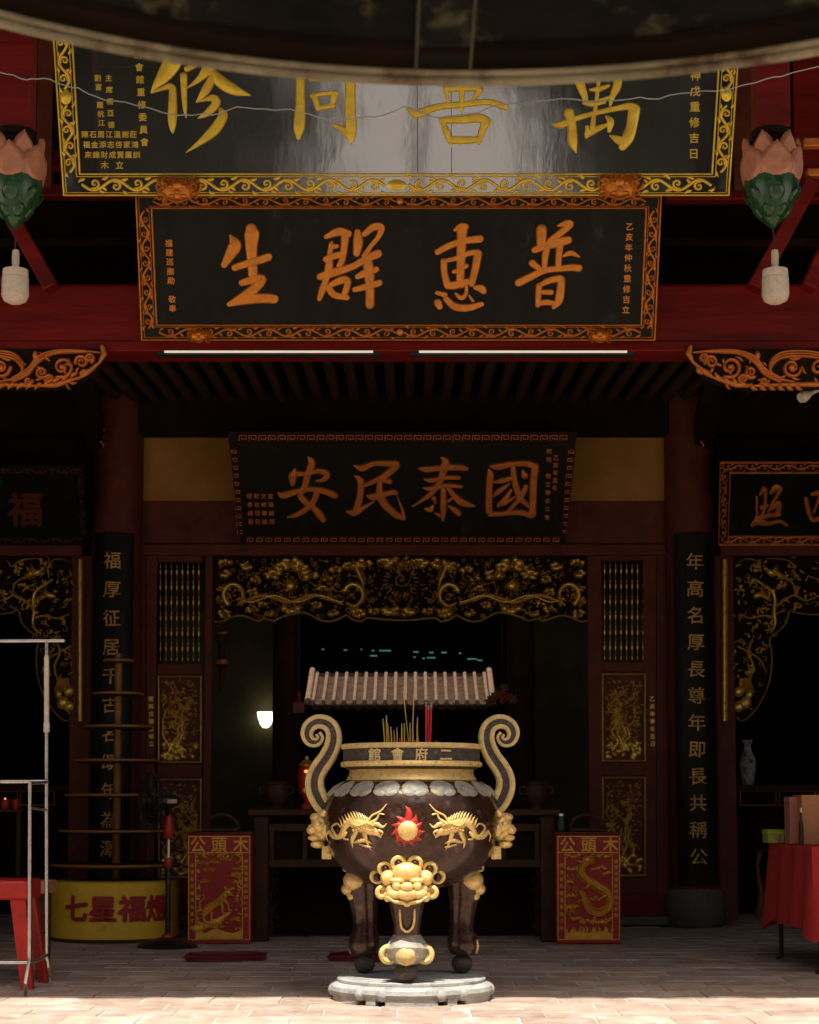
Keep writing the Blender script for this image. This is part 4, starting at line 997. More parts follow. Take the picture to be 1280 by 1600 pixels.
for k, (px, row) in enumerate(((592, 1366), (604, 1353.5), (624, 1345), (648, 1345), (670, 1353.5), (682, 1366))):
    c = belly(px, row, .02); t = MB(); t.torus(c, 9.0 * mc, 3.6 * mc, (0, 1, .35), 18, 8); o = t.build('mane_curl', BRASS, leg)
    t = MB(); t.ell(c + Vector((0, .01, 0)), 8.5 * mc, 7 * mc, 8.5 * mc); t.ell(c + Vector((0, -.022, 0)), 3.8 * mc, 3.5 * mc, 3.8 * mc, 8, 6); t.build('curl_boss', IRON, o)
fs = lambda x, y, h: at(x, y, YC + fd - .085 - h)
r = Rel(fs, mc); r.stroke([(625, 1422, 4), (626, 1440, 4), (628, 1450, 4), (636, 1456, 4), (644, 1450, 4), (647, 1440, 4), (648, 1422, 4)], 3, k=4); r.build('gold_inlay', BRASS, leg)
m_ = MB(); E_(m_, 635, 1491, 18, 17, 15, fd - .075)
for sx in (-1, 1):
    c = at(635.5 + sx * 28, 1491, YC + fd - .035); m_.torus(c, 11 * mc, 4.5 * mc, (.25 * sx, 1, 0), 18, 8); m_.ell(c + Vector((0, .02, 0)), 11 * mc, 7 * mc, 12 * mc); m_.ell(c, 4 * mc, 4 * mc, 4 * mc)
m_.build('paw_scroll', DUSTY, leg)
fz = zc(1470, fd); 
m_ = MB(); p = at(635, 1519, YC + fd); m_.ell((p.x, p.y, zb + .066), .072, .072, .070, 16, 10); m_.build('ball_foot', DUSTIRON, leg)
# rear legs
for sx, px in ((-1, 570), (1, 722)):
    rd = .20; leg = empty('lion_leg', (at(px, 1500, YC + rd).x, YC + rd, zb), cen)
    m_ = MB(); pts, rr = [], []
    for row, rad, dx in ((1368, 30, -10), (1392, 27, -7), (1412, 22, -3), (1432, 19, 0), (1450, 19, 1), (1466, 24, -1), (1480, 25, -3), (1491, 20, -2)):
        pts.append(at(px - sx * -dx * -1 if False else px + sx * (-dx) * .6, row, YC + rd)); rr.append(rad * mc)
    m_.tube(pts, rr, 14); m_.build('shank', IRON, leg)
    m_ = MB(); 
    for (a, b, c_) in ((14, 1376, 20), (26, 1389, 11), (20, 1400, 8), (24, 1370, 7), (6, 1392, 6)): E_(m_, px + sx * a, b, c_, c_ * .9, c_, rd - .05)
    for k in range(4): m_.torus(at(px + sx * (4 + k * 8), 1362 - k * 2, YC + rd - .07), 5 * mc, 2 * mc, (0, 1, 0), 12, 6)
    m_.build('lion_face', BRASS, leg)
    m_ = MB(); c = at(px + sx * 20, 1478, YC + rd); m_.torus(c, 10 * mc, 3.4 * mc, (1, .3, 0), 16, 8); m_.build('paw_scroll', BRASS, leg)
    p = at(px, 1505, YC + rd); m_ = MB(); m_.ell((p.x, p.y, zb + .062), .068, .068, .064, 16, 10); m_.build('ball_foot', DUSTIRON, leg)
# lion masks on both flanks
for sx in (-1, 1):
    m_ = MB(); c0 = PXC + sx * 138
    for a, b, rx, ry, rz, dy in ((0, 1287, 19, 19, 26, 0), (10, 1277, 11, 7, 20, -.01), (16, 1297, 10, 8, 15, -.02), (19, 1292, 4, 4, 7, -.02), (12, 1309, 12, 5.5, 17, -.02), (8, 1319, 12, 6.5, 16, -.02), (3, 1302, 15, 14, 20, 0), (8, 1287, 4.5, 4.5, 5, -.12), (-2, 1271, 7, 6, 8, -.10), (-4, 1297, 7, 10, 6, -.12)):
        E_(m_, c0 + sx * a, b, rx, ry, rz, dy)
    E_(m_, c0 - sx * 8, 1334, 8, 9, 9, -.02); p = at(c0 - sx * 6, 1333, YC)
    m_.box(p.x - .030, p.x + .030, YC - .05, YC + .05, zc(1342), zc(1322))
    m_.build('flank_lion_mask', BRASS, cen)
    r = Rel(lambda x, y, h: at(x, y, YC - .03 - h), mc); x = PXC + sx * 125
    r.stroke([(x, 1255, 3), (x + sx * 2, 1280, 4), (x, 1305, 4), (x - sx * 2, 1318, 3)], 6, k=3); r.build('gold_fillet', BRASS, cen)

# ---------------- incense sticks
def stick(x0, x1, top, w, mt, label, group, dy, tip=True):
    a, b = at(x0, 1172, YC + dy), at(x1, top, YC + dy)
    t = empty('incense_stick', a); tag(t, label, 'incense stick', group)
    MB().tube([a, b], w * mc / 2, 6).build('stick', mt, t)
    if tip: d = (b - a).normalized(); MB().tube([b - d * .004, b + d * .022], w * mc / 2 * 1.05, 6).build('ash_tip', ASH, t)
for x0, x1, top, dy in ((602, 599, 1128, 0), (605, 604, 1123, -.05), (609, 606, 1135, .06), (613, 611, 1141, -.1), (617, 616, 1146, .1), (621, 620.5, 1142, 0), (628, 628, 1136, -.1), (632, 632, 1135, .05), (641, 641, 1135, 0), (646, 645, 1126, .1), (651, 652.5, 1126, -.06), (655, 652, 1140, .1)):
    stick(x0, x1, top, 2.0, INC_Y, 'short yellow incense stick with grey ash tip burning in the censer', 'short yellow incense sticks', dy)
for x0, x1, top, dy in ((640, 630, 1079, .05), (644, 647, 1080, -.04)):
    stick(x0, x1, top, 1.6, INC_Y, 'tall thin yellow incense stick rising above the tiled roof edge', 'tall yellow incense sticks', dy)
for x0, x1, top, dy in ((666, 666, 1102, -.08), (669.5, 669.5, 1108, .02), (672, 674, 1104, -.04)):
    stick(x0, x1, top, 3.0, INC_R, 'thick red incense stick in the bundle of three', 'thick red incense sticks', dy)
for x0, x1, top, dy in ((611, 612, 1158, 0), (620, 619, 1157, -.08), (636, 635, 1155, .1), (648, 648, 1156, -.05), (655, 656, 1158, .05), (683, 682, 1157, 0), (692, 693, 1160, .05), (625, 625, 1153, .12)):
    stick(x0, x1, top, 2.4, INC_R, 'burnt down red incense stub barely showing above the censer rim', 'red incense stubs', dy, False)

# ================================================================ OTHER THINGS
# ---- round canopy overhead, its far rim in view
YF = 3.2; zr = at(735, 128, YF).z; RC = 1.46; ccx, ccy = at(735, 128, YF).x, YF - RC
can = tag(empty('canopy', (ccx, ccy, zr)), 'huge round dark metal canopy with worn pale rolled rim hanging over the court', 'canopy')
t = MB(); nseg = 160; pts = []
t.torus((ccx, ccy, zr), RC, .0085, (0, 0, 1), 160, 8)
t.torus((ccx, ccy, zr + .014), RC - .006, .0065, (0, 0, 1), 160, 8); t.build('rolled_rim', RIMP, can)
MB().lathe(ccx, ccy, [(RC + .004, zr + .01), (RC - .014, zr + .03), (RC - .05, zr + .036), (RC - .052, zr + .05)], 96).build('skirt', SOOT, can)
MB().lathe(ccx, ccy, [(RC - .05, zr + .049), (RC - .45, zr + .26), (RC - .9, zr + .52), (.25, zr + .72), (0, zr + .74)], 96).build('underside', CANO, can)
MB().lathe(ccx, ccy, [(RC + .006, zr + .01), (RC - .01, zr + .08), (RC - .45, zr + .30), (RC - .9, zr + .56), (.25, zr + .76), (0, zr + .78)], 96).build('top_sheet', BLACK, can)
for k in range(6):
    a = R(90) + 2 * pi * k / 6 + .035; d = Vector((cos(a), sin(a), 0)); sd_ = Vector((-sin(a), cos(a), 0)); c = Vector((ccx, ccy, zr))
    prf = [(RC - .012, .020), (RC - .07, .050), (RC - .45, .235), (.3, .69)]
    m_ = MB()
    for (r0, h0), (r1, h1) in zip(prf[:-1], prf[1:]):
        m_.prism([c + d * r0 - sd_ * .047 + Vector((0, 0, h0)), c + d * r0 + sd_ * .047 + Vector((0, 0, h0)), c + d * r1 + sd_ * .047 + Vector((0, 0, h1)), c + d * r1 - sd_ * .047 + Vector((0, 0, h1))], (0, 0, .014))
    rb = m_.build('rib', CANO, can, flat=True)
    for s_ in (-.05, .05): MB().tube([c + d * r0 + sd_ * s_ + Vector((0, 0, h0 - .002)) for r0, h0 in prf], .003, 6).build('rib_edge', EDGEP, rb)
MB().lathe(ccx, ccy, [(.05, zr + .70), (.05, zr + 3.2), (0, zr + 3.2)], 12).build('hanger_pole', BLACK, can)

# ---- lotus pendants and the bulbs below them
def lotus(px, label):
    Y = 11.0; c = at(px, 280, Y); s = mpp(Y); z = lambda row: at(px, row, Y).z
    t = empty('lotus_pendant', (c.x, Y, z(355))); tag(t, label, 'lotus pendant', 'lotus pendants under the eave')
    zt = EAVE_Z + (Y - EAVE_Y) * .38
    MB().box(c.x - 27 * s, c.x + 27 * s, Y - 24 * s, Y + 24 * s, z(206), zt + .05).build('post', RED, t, bevel=.01)
    MB().lathe(c.x, Y, [(20 * s, z(225)), (30 * s, z(216)), (31 * s, z(206)), (20 * s, z(203))], 20).build('collar', SOOT, t)
    MB().lathe(c.x, Y, [(38 * s, z(262)), (40 * s, z(240)), (34 * s, z(222)), (0, z(222))], 24).build('cup', SOOT, t)
    for ring, n, r0, zb_, ztp, w, a_off in ((0, 6, 43, 288, 234, 27, 0.52), (1, 6, 40, 270, 216, 20, 0.0)):
        for i in range(n):
            a = 2 * pi * i / n + a_off; d = Vector((cos(a), sin(a), 0)); tn = Vector((-sin(a), cos(a), 0)); m_ = MB(); K, J = 15, 13
            for j in range(K):
                v = j / (K - 1); row = zb_ + (ztp - zb_) * v; wd_ = w * (sin(pi * (.22 + .78 * v)) ** .7) if v < .98 else .4; out = r0 + 5 * v + 2 * sin(pi * v)
                for q_ in range(J):
                    u = -1 + 2 * q_ / (J - 1); e_ = math.hypot(u, (v - .45) * 1.9); m_.v.append(tuple(Vector((c.x, Y, z(row))) + d * (out - 7 * u * u + 2.2 * math.exp(-((e_ - .72) / .13) ** 2)) * s + tn * u * wd_ * s))
            for j in range(K - 1):
                for q_ in range(J - 1):
                    a_ = j * J + q_; m_.f.append((a_, a_ + 1, a_ + J + 1, a_ + J))
            o = m_.build('petal', PINK, t); sm = o.modifiers.new('thick', 'SOLIDIFY'); sm.thickness = .012
    MB().lathe(c.x, Y, [(44 * s, z(281)), (43 * s, z(292)), (38 * s, z(312)), (28 * s, z(330)), (15 * s, z(346)), (4 * s, z(357)), (0, z(358))], 28).build('calyx', GREEN, t)
    for ring in range(2):
        for i in range(6):
            a = 2 * pi * i / 6 + ring * .52 - pi / 2; d = Vector((cos(a), sin(a), 0))
            rr, row = ((39, 312), (26, 334))[ring]; m_ = MB(); nn = Vector((cos(a), sin(a), -.8)).normalized()
            rt = nn.to_track_quat('Z', 'Y').to_matrix(); m_.ell(Vector((c.x, Y, z(row))) + d * (rr - 3) * s, (13 - 3 * ring) * s, (17 - 4 * ring) * s, 5 * s, 12, 6, rt); m_.build('sepal', GREEN, t)
    t2_ = empty('pendant_bulb', (c.x, Y, z(474)))
    tag(t2_, 'weathered white bulb dangling from the ' + ('whole' if px > 600 else 'half visible') + ' lotus pendant', 'bulb', 'bulbs below the lotus pendants')
    MB().tube([(c.x, Y, z(357)), (c.x + .01, Y, z(372)), (c.x + .005, Y, z(394))], .006, 6).build('cord', DARKWOOD, t2_)
    xx = c.x + .012
    MB().lathe(xx, Y, [(0, z(391)), (5 * s, z(391)), (6 * s, z(396)), (6 * s, z(412)), (5 * s, z(414)), (6 * s, z(417)), (6 * s, z(421))], 16).build('socket', WHITE, t2_)
    MB().lathe(xx, Y, [(6 * s, z(420)), (20 * s, z(422)), (20.5 * s, z(433)), (19.8 * s, z(434)), (21 * s, z(435)), (21.5 * s, z(462)), (18 * s, z(470)), (10 * s, z(474)), (0, z(475))], 24).build('globe', WHITE, t2_)
lotus(1206, 'pink and green carved lotus pendant hanging beside the 神戊重修 end of the top plaque')
lotus(24, 'pink and green carved lotus pendant hanging beside the donor list end of the top plaque')

# ---- pale cable slung across the front
WP = [(-60, 108), (0, 115), (40, 122), (80, 126), (115, 137), (150, 150), (215, 166), (290, 180), (330, 178), (370, 170), (430, 170), (480, 178), (540, 187), (600, 178), (640, 169), (690, 184), (735, 176), (790, 164), (840, 158), (920, 156), (1000, 155), (1030, 152), (1100, 143), (1180, 130), (1240, 112), (1340, 92)]
q = crom([(x, y, 0) for x, y in WP], 4)
tag(MB().tube([at(x, y, 9.95) + Vector((0, .02 * sin(i), .004 * sin(i * 2.3))) for i, (x, y, _) in enumerate(q)], .0038, 6).build('cable', WIRE), 'thin pale cable slung across the top black plaque', 'cable')

# ---- spotlight at the edge of the beam
sl = tag(empty('spotlight', at(1280, 610, 13.2)), 'small white adjustable spotlight bulb under the carved bracket end', 'spotlight')
a, b = at(1251, 622, 13.1), at(1285, 606, 13.2); d = (b - a).normalized()
MB().tube([a, a + d * .03, a + d * .07, a + d * .10], [.038, .045, .035, .022], 14).build('bulb', WHITE, sl)
MB().tube([a + d * .10, b, b + Vector((.12, .05, .28))], .018, 8).build('arm', WHITE, sl)

# ---- tiered lamp tower with yellow drum
tx = at(181, 1400, 16.3).x; ty = 16.3; mt_ = mpp(ty)
tw = tag(empty('lamp_tower', (tx, ty, 0)), 'tiered wooden lamp tower on a yellow drum lettered in red', 'lamp tower')
zt_ = lambda row: at(181, row, 15.9).z
MB().lathe(tx, ty, [(.575, .02), (.575, zt_(1380)), (.56, zt_(1378)), (0, zt_(1378))], 64).build('drum', YDRUM, tw)
MB().lathe(tx, ty, [(.585, 0), (.585, .03), (.57, .035)], 64).build('drum_base', DARKWOOD, tw)
MB().lathe(tx, ty, [(.038, zt_(1378)), (.034, zt_(1016)), (.0, zt_(1014))], 16).build('pole', YWOOD, tw)
for row, rad in ((1028, 24), (1081, 40), (1134, 55), (1188, 66), (1243, 82), (1300, 90), (1354, 102)):
    rr = rad * mt_ * .98; o = MB().lathe(tx, ty, [(0, zt_(row + 3)), (rr - .02, zt_(row + 3)), (rr, zt_(row + 1.5)), (rr, zt_(row - 2)), (rr - .01, zt_(row - 3)), (0, zt_(row - 3))], 48).build('tier', DARKWOOD, tw)
    MB().lathe(tx, ty, [(rr + .001, zt_(row + .5)), (rr + .004, zt_(row)), (rr + .004, zt_(row - 2.2)), (rr - .004, zt_(row - 3.2))], 48).build('gilt_edge', YWOOD, o)
def drum(px, py, h):
    x = (px - 181) * mpp(15.75); a = x / .575; rr = .575 + h; return Vector((tx + rr * sin(a), ty - rr * cos(a), at(181, py, 15.75).z))
for ch, px in zip('七星福燈', (133, 178, 224, 268)):
    r = Rel(drum, mpp(15.75)); r.text(ch, px, 1420, 43, 2.0, .05, sx=1.05); r.build('red_character', REDP, tw, flat=True)

# ---- pedestal fan
fx = at(262, 1470, 15.35).x; fy = 15.35; mf = mpp(fy); zf = lambda row: at(262, row, fy).z
fan = tag(empty('pedestal_fan', (fx, fy, 0)), 'black pedestal fan with red collar standing before the yellow drum', 'fan')
MB().lathe(fx, fy, [(.0, 0), (.255, 0), (.26, .018), (.23, .04), (.13, .07), (.06, .085), (0, .09)], 40).build('base', BLACK, fan)
MB().lathe(fx, fy, [(.055, .08), (.05, .105), (.03, .115)], 20).build('base_collar', STOOL, fan)
MB().lathe(fx, fy, [(.024, .1), (.024, zf(1352)), (.014, zf(1351)), (.014, zf(1300))], 16).build('lower_pole', BLACK, fan)
MB().lathe(fx, fy, [(.015, zf(1350)), (.015, zf(1280))], 14).build('upper_pole', STEEL, fan)
MB().lathe(fx, fy, [(.018, zf(1357)), (.034, zf(1352)), (.034, zf(1344)), (.018, zf(1340))], 16).build('height_knob', STOOL, fan)
MB().lathe(fx, fy, [(.018, zf(1312)), (.040, zf(1303)), (.044, zf(1290)), (.030, zf(1276)), (.012, zf(1272))], 16).build('red_collar', STOOL, fan)
hx = at(236, 1255, fy).x; hz = zf(1252)
m_ = MB(); ax = Vector((-1, -.30, 0)).normalized(); c = Vector((hx, fy - .02, hz))
for rad, off in ((.245, 0), (.235, .045), (.235, -.045), (.18, .075), (.18, -.07), (.11, .09), (.11, -.085), (.05, .095)): m_.torus(c + ax * off, rad, .004, ax, 40, 6)
u = ax.orthogonal().normalized(); v = ax.cross(u)
for k in range(36):
    a = 2 * pi * k / 36; d = u * cos(a) + v * sin(a)
    for sg in (1, -1): m_.tube([c + d * .03 + ax * sg * .095, c + d * .15 + ax * sg * .08, c + d * .235 + ax * sg * .045, c + d * .245], .0028, 5)
m_.build('guard', BLACK, fan)
for k in range(3):
    a0_ = 2 * pi * k / 3; m_ = MB(); K = 8
    for i in range(K + 1):
        a = a0_ + 1.5 * i / K
        for rad in (.03, .12, .205 * (1 - .15 * abs(i / K - .5))):
            d = u * cos(a) + v * sin(a); m_.v.append(tuple(c + d * rad + ax * (.03 - .06 * i / K)))
    for i in range(K):
        for j in range(2): a_ = i * 3 + j; m_.f.append((a_, a_ + 1, a_ + 4, a_ + 3))
    m_.build('blade', BLACK, fan)
MB().tube([c + ax * .05, c + ax * .07], [.035, .03], 16).build('hub', STOOL, fan)
MB().tube([c - ax * .08, c - ax * .13, c - ax * .20, c - ax * .23], [.05, .062, .055, .03], 16).build('motor', BLACK, fan)
MB().beam((fx, fy, zf(1282)), c - ax * .14, .03, .05).build('neck', BLACK, fan)
MB().tube([c - ax * .15 + Vector((0, -.06, 0)), c - ax * .23 + Vector((0, -.055, 0))], .02, 8).build('motor_badge', WHITE, fan)

# ---- twin red and gold 木頭公 boxes
def sign_box(x0, x1, kind, label):
    Y = 15.72; m = mpp(Y); y0, y1 = 1304, 1470; pl = wall_plane(Y)
    c = at((x0 + x1) / 2, y1, Y); t = empty('sign_box', (c.x, Y, 0)); tag(t, label, 'sign box', 'red and gold sign boxes')
    a, b = at(x0, y1, Y), at(x1, y1, Y)
    MB().box(a.x, b.x, Y, Y + .36, 0.004, at(640, y0, Y).z).build('box', REDP, t, bevel=.006)
    MB().box(a.x - .01, b.x + .01, Y - .012, Y + .37, at(640, y0, Y).z + .001, at(640, y0, Y).z + .022).build('lid', DRED, t, bevel=.004)
    r = Rel(pl, m)
    for p in ([(x0 + 2, y1 - 2), (x1 - 2, y1 - 2), (x1 - 2, y0 + 3), (x0 + 2, y0 + 3), (x0 + 2, y1 - 2)], [(x0 + 2, y0 + 28), (x1 - 2, y0 + 28)], [(x0 + 13, y1 - 2), (x0 + 13, y0 + 28)], [(x1 - 13, y1 - 2), (x1 - 13, y0 + 28)]):
        r.line(p, 1.5, .8)
    r.build('gold_lines', GSIGN, t, flat=True)
    r = Rel(pl, m); xm = (x0 + x1) / 2
    for ch, dx in (('公', -33), ('頭', 0), ('木', 34)):
        q_ = Rel(pl, m); q_.text(ch, xm + dx, y0 + 15.5, 26, .9, .02, sx=.95); q_.build('heading_character', GSIGN, t, flat=True)
    r.col('天地玄黃宇宙洪荒日月盈' if False else '保境安民福澤長流千秋' , x0 + 7.5, y0 + 48, x0 + 7.5, y1 - 20, 6.5, .7, .02); r.col('神恩浩蕩庇佑四方平安', x1 - 7.5, y0 + 42, x1 - 7.5, y1 - 40, 6.5, .7, .02)
    stuff(r.build('gold_lettering', GSIGN, t, flat=True))
    g = Rel(pl, m); rn = random.Random(x0); X = lambda u: x0 + u
    def puff(cx_, cy_, w_, n_=5):
        for k in range(n_): g.blob(X(cx_) + (k / (n_ - 1) - .5) * w_ * 1.7, cy_ + rn.uniform(-2, 2), w_ * .28, rn.uniform(2.2, 3.6), 4, n=8)
        g.spiral(X(cx_ - w_ * .7), cy_, w_ * .28, 0, 1.2, 1.6, 4.5); g.spiral(X(cx_ + w_ * .7), cy_, w_ * .28, 3, 1.2, 1.6, 4.5, -1)
    def body(path, h, fins):
        q_ = crom(path, 9); g.stroke([(X(x), y, w) for x, y, w in path], h, k=7)
        for a_, b_ in zip(q_[:-1], q_[1:]):
            dx, dy = b_[0] - a_[0], b_[1] - a_[1]; l_ = math.hypot(dx, dy) or 1
            for o_ in (-.55, 0, .55): g.blob(X(a_[0] - dy / l_ * o_ * a_[2] / 2), a_[1] + dx / l_ * o_ * a_[2] / 2, 1.5, 1.2, h * .5, n=6, m=2, lift=h * .72)
            if fins: g.leaf(X(a_[0] - dy / l_ * a_[2] * .5), a_[1] + dx / l_ * a_[2] * .5, 4, 1.8, math.atan2(dx, -dy), h * .7)
    if kind == 'tiger':
        body([(27, 1428, 11), (33, 1420, 13), (42, 1414, 12), (51, 1408, 13), (58, 1399, 11)], 5, False)
        g.blob(X(63), 1394, 7, 6, 6.5); g.stroke([(X(65), 1391, 6), (X(73), 1388, 3.4)], 6, k=2); g.stroke([(X(65), 1398, 4.4), (X(72), 1399, 2.6)], 6, k=2); g.blob(X(59), 1387, 2.2, 2.8, 7); g.blob(X(64), 1390, 1.4, 1.2, 8)
        for pts in ([(52, 1410, 6), (55, 1418, 4.4), (55, 1426, 3.6), (59, 1428, 3)], [(57, 1405, 6), (63, 1413, 4.2), (65, 1421, 3.4), (69, 1423, 3)], [(29, 1426, 8), (25, 1434, 4.6), (28, 1441, 3.6), (32, 1442, 3)], [(36, 1421, 7), (38, 1429, 4.4), (37, 1436, 3.4), (41, 1438, 3)]):
            g.stroke([(X(x), y, w) for x, y, w in pts], 5, k=4)
        g.stroke([(X(27), 1426, 4), (X(20), 1420, 3), (X(20), 1409, 2.6), (X(26), 1403, 2.4), (X(24), 1397, 1.6)], 5, k=4)
        for k in range(9): g.stroke([(X(28 + k * 3.6), 1418 - k * 2.4, 1.4), (X(31 + k * 3.6), 1424 - k * 2.2, .8)], 1.4, k=2, lift=5.2)
        g.stroke([(X(14), 1452, 14), (X(30), 1446, 12), (X(46), 1440, 10), (X(58), 1432, 7), (X(66), 1426, 4)], 3.5, k=4)
        for k in range(26): g.blob(X(rn.uniform(15, 62)), 1452 - rn.uniform(0, 1) * 10 - 2, rn.uniform(2, 4), rn.uniform(1.5, 3), 5, rn.uniform(0, 3), n=7)
        g.quad([(X(14), 1467), (X(86), 1467), (X(86), 1452), (X(72), 1458), (X(60), 1456), (X(44), 1450), (X(28), 1458), (X(14), 1452)], .2, 2.5)
        for k in range(130):
            u, y = (rn.uniform(76, 86), rn.uniform(1336, 1455)) if k % 3 == 0 else (rn.uniform(14, 19), rn.uniform(1336, 1446)) if k % 3 == 1 else (rn.uniform(14, 86), rn.uniform(1333, 1340))
            if k % 2: g.blob(X(u), y, rn.uniform(1.5, 3.6), rn.uniform(1.3, 2.8), 3.5, rn.uniform(0, 3), n=7)
            else: g.leaf(X(u), y, rn.uniform(4, 8), 2.2, rn.uniform(0, 6.28), 3.5)
        for a_, b_, n_ in ((34, 1362, 7), (26, 1352, 7), (28, 1380, 6), (76, 1372, 7), (80, 1360, 8), (60, 1346, 7), (44, 1350, 6), (74, 1440, 6)):
            for k in range(n_): g.leaf(X(a_ + (k - n_ / 2) * 1.6), b_, 8, 2.4, -2.6 + k * 2.1 / n_, 3.5)
        puff(78, 1366, 9); puff(78, 1378, 7)
    else:
        body([(47, 1348, 8), (40, 1357, 10), (40, 1366, 11), (50, 1375, 11), (64, 1384, 11), (78, 1393, 11), (85, 1405, 10), (82, 1418, 10), (68, 1428, 10), (53, 1424, 10), (45, 1412, 9), (41, 1400, 6), (36, 1393, 2.5)], 5, True)
        g.blob(X(48), 1343, 7, 5.5, 7); g.stroke([(X(46), 1344, 5), (X(38), 1347, 4), (X(32), 1345, 2)], 6, k=3); g.stroke([(X(45), 1349, 4), (X(38), 1352, 2)], 5, k=2); g.blob(X(46), 1340, 1.5, 1.4, 9)
        for s_ in (0, 1): g.stroke([(X(51), 1340, 3), (X(57 + s_ * 5), 1335 + s_ * 3, 2), (X(64 + s_ * 4), 1337 + s_ * 5, .8)], 6, k=3)
        for k in range(8): g.leaf(X(53), 1345, 9, 2.2, -.9 + k * .35, 5)
        for lx, ly, a_ in ((52, 1382, 2.4), (76, 1400, 2.6), (60, 1432, 1.8), (46, 1408, 3.3)):
            ex, ey = lx + 9 * cos(a_), ly + 9 * sin(a_); g.stroke([(X(lx), ly, 5), (X(ex), ey, 3)], 5, k=3)
            for k in (-.7, 0, .7): g.stroke([(X(ex), ey, 1.8), (X(ex + 5 * cos(a_ + k)), ey + 5 * sin(a_ + k), .6)], 5, k=2)
        for cx_, cy_, w_ in ((24, 1337, 12), (76, 1337, 12), (22, 1358, 11), (66, 1356, 12), (80, 1364, 8), (20, 1378, 7), (32, 1436, 10), (48, 1440, 12), (66, 1442, 12), (80, 1438, 7), (22, 1400, 8), (22, 1418, 8), (60, 1405, 7)): puff(cx_, cy_, w_)
        for k in range(60): g.leaf(X(rn.uniform(14, 36)), rn.uniform(1366, 1430), rn.uniform(4, 7), 2, rn.uniform(0, 6.28), 3)
        for k in range(16): g.leaf(X(15 + k * 4.6), 1460, rn.uniform(8, 15), 4, -1.57 + .4 * sin(k * 1.7), 3)
        g.quad([(X(14), 1467), (X(86), 1467), (X(86), 1458), (X(70), 1455), (X(50), 1458), (X(30), 1455), (X(14), 1459)], .2, 2.2)
    stuff(g.build(kind + '_relief', GSIGN, t))
sign_box(293, 392, 'tiger', 'red box panel headed 木頭公 with gilt tiger relief beside the pedestal fan')
sign_box(870, 970, 'dragon', 'red box panel headed 木頭公 with gilt coiling dragon relief')
for px, nm in ((345, 'dark wooden tray with arched handle on top of the tiger box'), (918, 'dark wooden tray with arched handle on top of the dragon box')):
    p = at(px, 1300, 15.85); zz = at(640, 1304, 15.72).z + .024
    t = tag(empty('offering_tray', (p.x, 15.9, zz)), nm, 'tray', 'offering trays')
    MB().box(p.x - .16, p.x + .16, 15.8, 16.02, zz, zz + .03).build('tray', DARKWOOD, t, bevel=.006)
    MB().tube([(p.x + .15 * cos(a), 15.9, zz + .03 + .12 * sin(a)) for a in [pi * i / 12 for i in range(13)]], .018, 8).build('handle', DARKWOOD, t)
p = at(873, 1296, 15.9); zz = at(640, 1304, 15.72).z + .024
jar = tag(empty('glass_jar', (p.x + .02, 15.84, zz)), 'small dark glass jar standing on the dragon box', 'jar')
MB().lathe(p.x + .02, 15.84, [(0, zz), (.045, zz), (.05, zz + .02), (.05, zz + .10), (.035, zz + .125), (.035, zz + .14)], 20).build('body', BLACK, jar)
MB().lathe(p.x + .02, 15.84, [(.038, zz + .138), (.038, zz + .16), (0, zz + .162)], 20).build('lid', STEEL, jar)

# ---- altar table behind the censer
YA = 15.95; za = at(640, 1264, YA).z
alt = tag(empty('altar_table', (0, YA + .4, 0)), 'long dark wooden altar table with carved apron behind the censer', 'altar table')
xa0, xa1 = at(396, 1400, YA).x, at(868, 1400, YA).x
MB().box(xa0 - .05, xa1 + .05, YA - .04, YA + .8, za - .06, za).build('tabletop', DARKWOOD, alt, bevel=.012)
for x in (xa0, xa1 - .13):
    for y in (YA, YA + .65): MB().box(x, x + .13, y, y + .12, 0, za - .061).build('leg', DARKWOOD, alt, bevel=.01)
for z_a, z_b in ((za - .20, za - .13), (za - .52, za - .45)): MB().box(xa0 + .131, xa1 - .131, YA + .02, YA + .07, z_a, z_b).build('rail', DARKWOOD, alt, bevel=.006)
for k in range(9):
    x = xa0 + .14 + k * (xa1 - xa0 - .32) / 8; MB().box(x, x + .04, YA + .025, YA + .06, za - .449, za - .201).build('upright', DARKWOOD, alt, flat=True)
MB().box(xa0 + .132, xa1 - .132, YA + .09, YA + .11, za - .5, za - .07).build('apron_panel', SOOT, alt, flat=True)
g = Rel(wall_plane(YA + .025), mpp(YA)); rn = random.Random(6)
for sx in (420, 845):
    g = Rel(wall_plane(YA + .025), mpp(YA))
    for k in range(10): g.spiral(sx + (k % 2) * 10 * (1 if sx < 600 else -1), 1366 + k * 9, 6, k, 1.2, 2, 3)
    g.build('corner_fretwork', DARKWOOD, alt)
MB().box(xa0 + .14, xa1 - .14, YA + .7, YA + .74, .02, za - .07).build('back_panel', SOOT, alt, flat=True)
p = at(479, 1250, 16.2)
rl = tag(empty('altar_lamp', (p.x, 16.25, za)), 'red glass altar lamp with gold flowers glowing on the dark altar table', 'lamp')
MB().lathe(p.x, 16.25, [(.055, za), (.05, za + .04), (.02, za + .06), (.03, za + .10), (.075, za + .15), (.085, za + .30), (.07, za + .37), (.045, za + .40), (0, za + .40)], 24).build('glass', STOOL, rl)
MB().lathe(p.x, 16.25, [(.06, za + .385), (.075, za + .40), (.05, za + .43), (.02, za + .45), (.012, za + .48), (0, za + .48)], 20).build('cap', GILT, rl)
g = Rel(lambda a, b, h: Vector((p.x + (.085 + h) * sin((a - 479) / 14), 16.25 - (.085 + h) * cos((a - 479) / 14), at(479, b, 16.2).z)), mpp(16))
for k in range(7): g.blob(479 + 4 * cos(k), 1228 + k * 2.2, 3, 2.4, 1.5)
